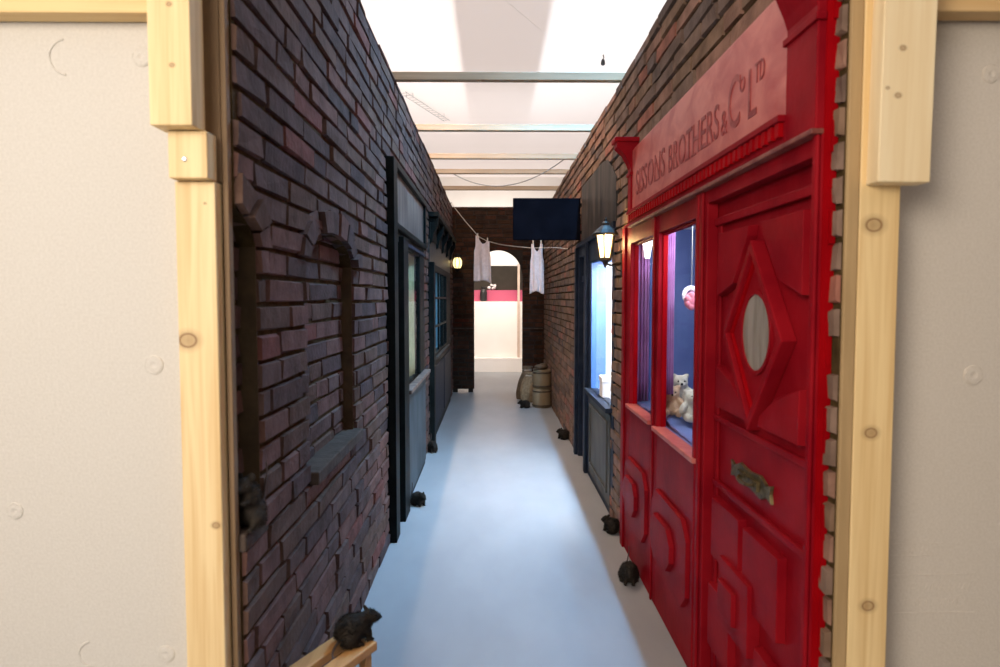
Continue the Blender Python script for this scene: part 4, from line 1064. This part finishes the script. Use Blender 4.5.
for a_ in (.03, .25):
    c = pE2 - ad * a_ + pd * .08
    MB().obox(Vector((c.x, c.y, .365)), pd, ad, (0, 0, 1), .045, .010, .020).build('cross_rail', wood, st, bevel=.003)

# ------------------------------------------------------------------ rats
rx = pE2 - ad * .040 + pd * .062
rat(0, 0, R(-58), 'dark furry rat crouching on the wooden stool', 'hang', loc=(rx.x, rx.y, zs), scale=.98)
rat(418.8, 505, R(-140), 'rat on the floor beneath the left curtained window', 'up', scale=.95)
rat(432.5, 452, R(-165), 'rat on the floor at the far end of the left shopfronts', 'up', scale=1.05)
rat(563.5, 439, R(48), 'rat by the bricks past the blue grey shopfront', 'ground', scale=1.05)
rat(611.5, 532, R(40), 'rat at the foot of the bricks between the two right shops', 'ground', scale=.95)
rat(628.8, 582, R(172), 'rat below the red panels facing out, tail against them', 'up', scale=1.02)
rat(524.5, 408, R(105), 'rat at the foot of the burlap sack in the far corner', 'ground', scale=1.1)
nx = XL - .012
rat(0, 0, R(170), 'rat standing upright in the near wall niche at far left', 'up', up=True, loc=(nx + .012, onX(249, 520, nx)[0] - .04, SILL), scale=.98)

# ------------------------------------------------------------------ room beyond the arch
YD = 14.6
def DX(px, py=330, Y=YD): return onY(px, py, Y)
struct(MB().box(-6, 6, 19, 19.1, 0, ZC).build('wall_far', 'white_paint'))
zpl = DX(498, 357)[1]; zpk0 = DX(498, 301.5)[1]; zpk1 = DX(498, 290)[1]; zdk = DX(498, 265)[1]
t = empty('display_counter', (0, YD, 0), 'white display wall with magenta band beyond the archway', 'display wall')
MB().box(-1.6, 1.6, YD - .25, YD + .3, 0, .30).build('plinth', 'white_paint', t, bevel=.004)
MB().box(-1.6, 1.6, YD, YD + .42, .30, zpk0).build('front_panel', 'white_paint', t)
MB().box(-1.6, 1.6, YD + .22, YD + .42, zpk0, zpk1).build('magenta_band', 'magenta', t)
MB().box(-1.6, 1.6, YD + .37, YD + .42, zpk1, zdk).build('dark_panel', 'dark_panel', t)
px_ = DX(518.5)[0]
tag(MB().box(px_ - .025, px_ + .025, YD - .065, YD - .005, .30, zdk + .02).build('upright_post', 'pinkwood', None, bevel=.003), 'slim pale upright in front of the magenta band', 'post')
vx, vz = DX(483.5, 301, YD + .11)[0], zpk0
t = empty('flower_pot', (vx, YD + .11, vz), 'black pot on the white ledge in front of the magenta band', 'pot')
MB().lathe([(.05, 0), (.078, .03), (.080, .20), (.05, .27), (.055, .31)], (vx, YD + .11, vz), seg=20).build('body', 'blackp', t)
MB().lathe([(.052, .296), (.064, .300), (.064, .318), (.052, .322)], (vx, YD + .11, vz), seg=20).build('rim', 'blackp', t)
fx, fz = DX(492, 288)
t = empty('flower_bunch', (fx, YD + .29, zpk1), 'small white flowers on the ledge above the magenta band', 'flowers')
g = random.Random(4); mb = MB()
for q in range(16): mb.ell((fx + g.uniform(-.10, .08), YD + .29 + g.uniform(-.05, .05), zpk1 + .04 + g.uniform(-.02, .08)), (.03, .03, .026), None, 10, 6)
mb.build('bloom', 'white_fabric', t, smooth=True)
mb = MB()
for q in range(7): a = g.uniform(-.08, .06); mb.tube([(fx, YD + .29, zpk1), (fx + a, YD + .29, zpk1 + .06)], .006, 5)
mb.build('stem', 'dark_green', t)

# ------------------------------------------------------------------ light
W = bpy.data.worlds.new('world'); SC.world = W; W.use_nodes = True
W.node_tree.nodes['Background'].inputs['Color'].default_value = (.9, .85, .8, 1); W.node_tree.nodes['Background'].inputs['Strength'].default_value = .02
def area(name, loc, target, sx, sy, power, col, spread=180):
    d = bpy.data.lights.new(name, 'AREA'); d.shape = 'RECTANGLE'; d.size = sx; d.size_y = sy; d.energy = power; d.color = col; d.spread = R(spread)
    o = bpy.data.objects.new(name, d); COL.objects.link(o); o.location = loc
    dr = Vector(target) - Vector(loc)
    z = -dr.normalized(); y = Vector((0, 1, 0)); y = (y - z * y.dot(z)).normalized(); x = y.cross(z)
    o.rotation_euler = Matrix((x, y, z)).transposed().to_euler(); return o
def point(name, loc, power, col, r=.03):
    d = bpy.data.lights.new(name, 'POINT'); d.energy = power; d.color = col; d.shadow_soft_size = r
    o = bpy.data.objects.new(name, d); COL.objects.link(o); o.location = loc; return o
# sun added above the translucent ceiling, backlighting it to lift the ambient
d = bpy.data.lights.new('ceiling_backlight', 'SUN'); d.energy = 5.4; d.color = (1.0, .96, .93); d.angle = R(5)
o = bpy.data.objects.new('ceiling_backlight', d); COL.objects.link(o); o.location = (0, 5, 8)
# strip lamps standing behind the set walls, washing the ceiling
area('uplight_left', (-.92, 7.2, 2.12), (-1.0, 7.2, 4), .04, 10, 260, (1.0, .96, .93))
area('uplight_right', (1.07, 7.2, 2.12), (1.2, 7.2, 4),   .04, 10, 260, (.82, .92, 1.0))
# strip lamps hung high over the wall heads
area('strip_right', (.962, 4.9, 4.6), (.5, 5.5, 0), .02, 1.9, 192, (.20, .57, 1.0), 130)
area('strip_left', (-.805, 5.6, 4.6), (-.3, 7.2, 0), .02, 1.9, 78, (1.0, .70, .50), 130)
# hall lamp behind the viewer on the left
area('hall_lamp', (-1.45, -1.15, 2.5), (-.2, 2.0, 1.2), 1.5, 1.5, 122, (1.0, .89, .77))
# lamps of the scene
point('lantern_bulb', (LANT[0], LANT[1] - .0, LANT[2] - .02), 2.2, (1.0, .70, .34), .02) if False else None
point('lantern_glow', (LANT[0], LANT[1] - .10, LANT[2] - .0), 4.5, (1.0, .66, .28), .03)
point('bulkhead_glow', (bx, YB2 - .14, bz), .5, (1.0, .72, .30), .03)
area('red_window_light', (XF + .22, 3.4, 2.02), (XF + .3, 3.8, 1.0), .2, .9, 17, (.80, .87, 1.0))
point('display_bulb', (xl_ + .02, yl_ - .02, zl_ - .10), .8, (.8, .88, 1.0), .03)
area('blue_window_light', (XS + .2, 5.4, 1.96), (XS + .25, 5.7, 1.0), .2, .9, 150, (1.0, .97, .94))
area('green_window_light', (XG - .2, 5.5, 2.01), (XG - .1, 5.5, 1.0), .15, .7, 26, (1.0, .95, .88))
area('paned_window_light', (X3 - .16, 8.3, 1.97), (X3 - .2, 8.3, 1.0), .15, 1.2, 12, (.6, .85, 1.0))
area('far_room_light', (0, 12.6, 3.3), (0, 14.6, 1.35), 2.4, .8, 36, (1.0, .87, .75), 80)
area('far_wall_light', (0, 17.0, 3.5), (0, 19, 2.2), 3.0, .5, 90, (1.0, .92, .84))

# ------------------------------------------------------------------ view
SC.view_settings.view_transform = 'Standard'; SC.view_settings.look = 'None'
SC.view_settings.exposure = 0.0; SC.view_settings.gamma = 1.0; SC.view_settings.use_curve_mapping = False
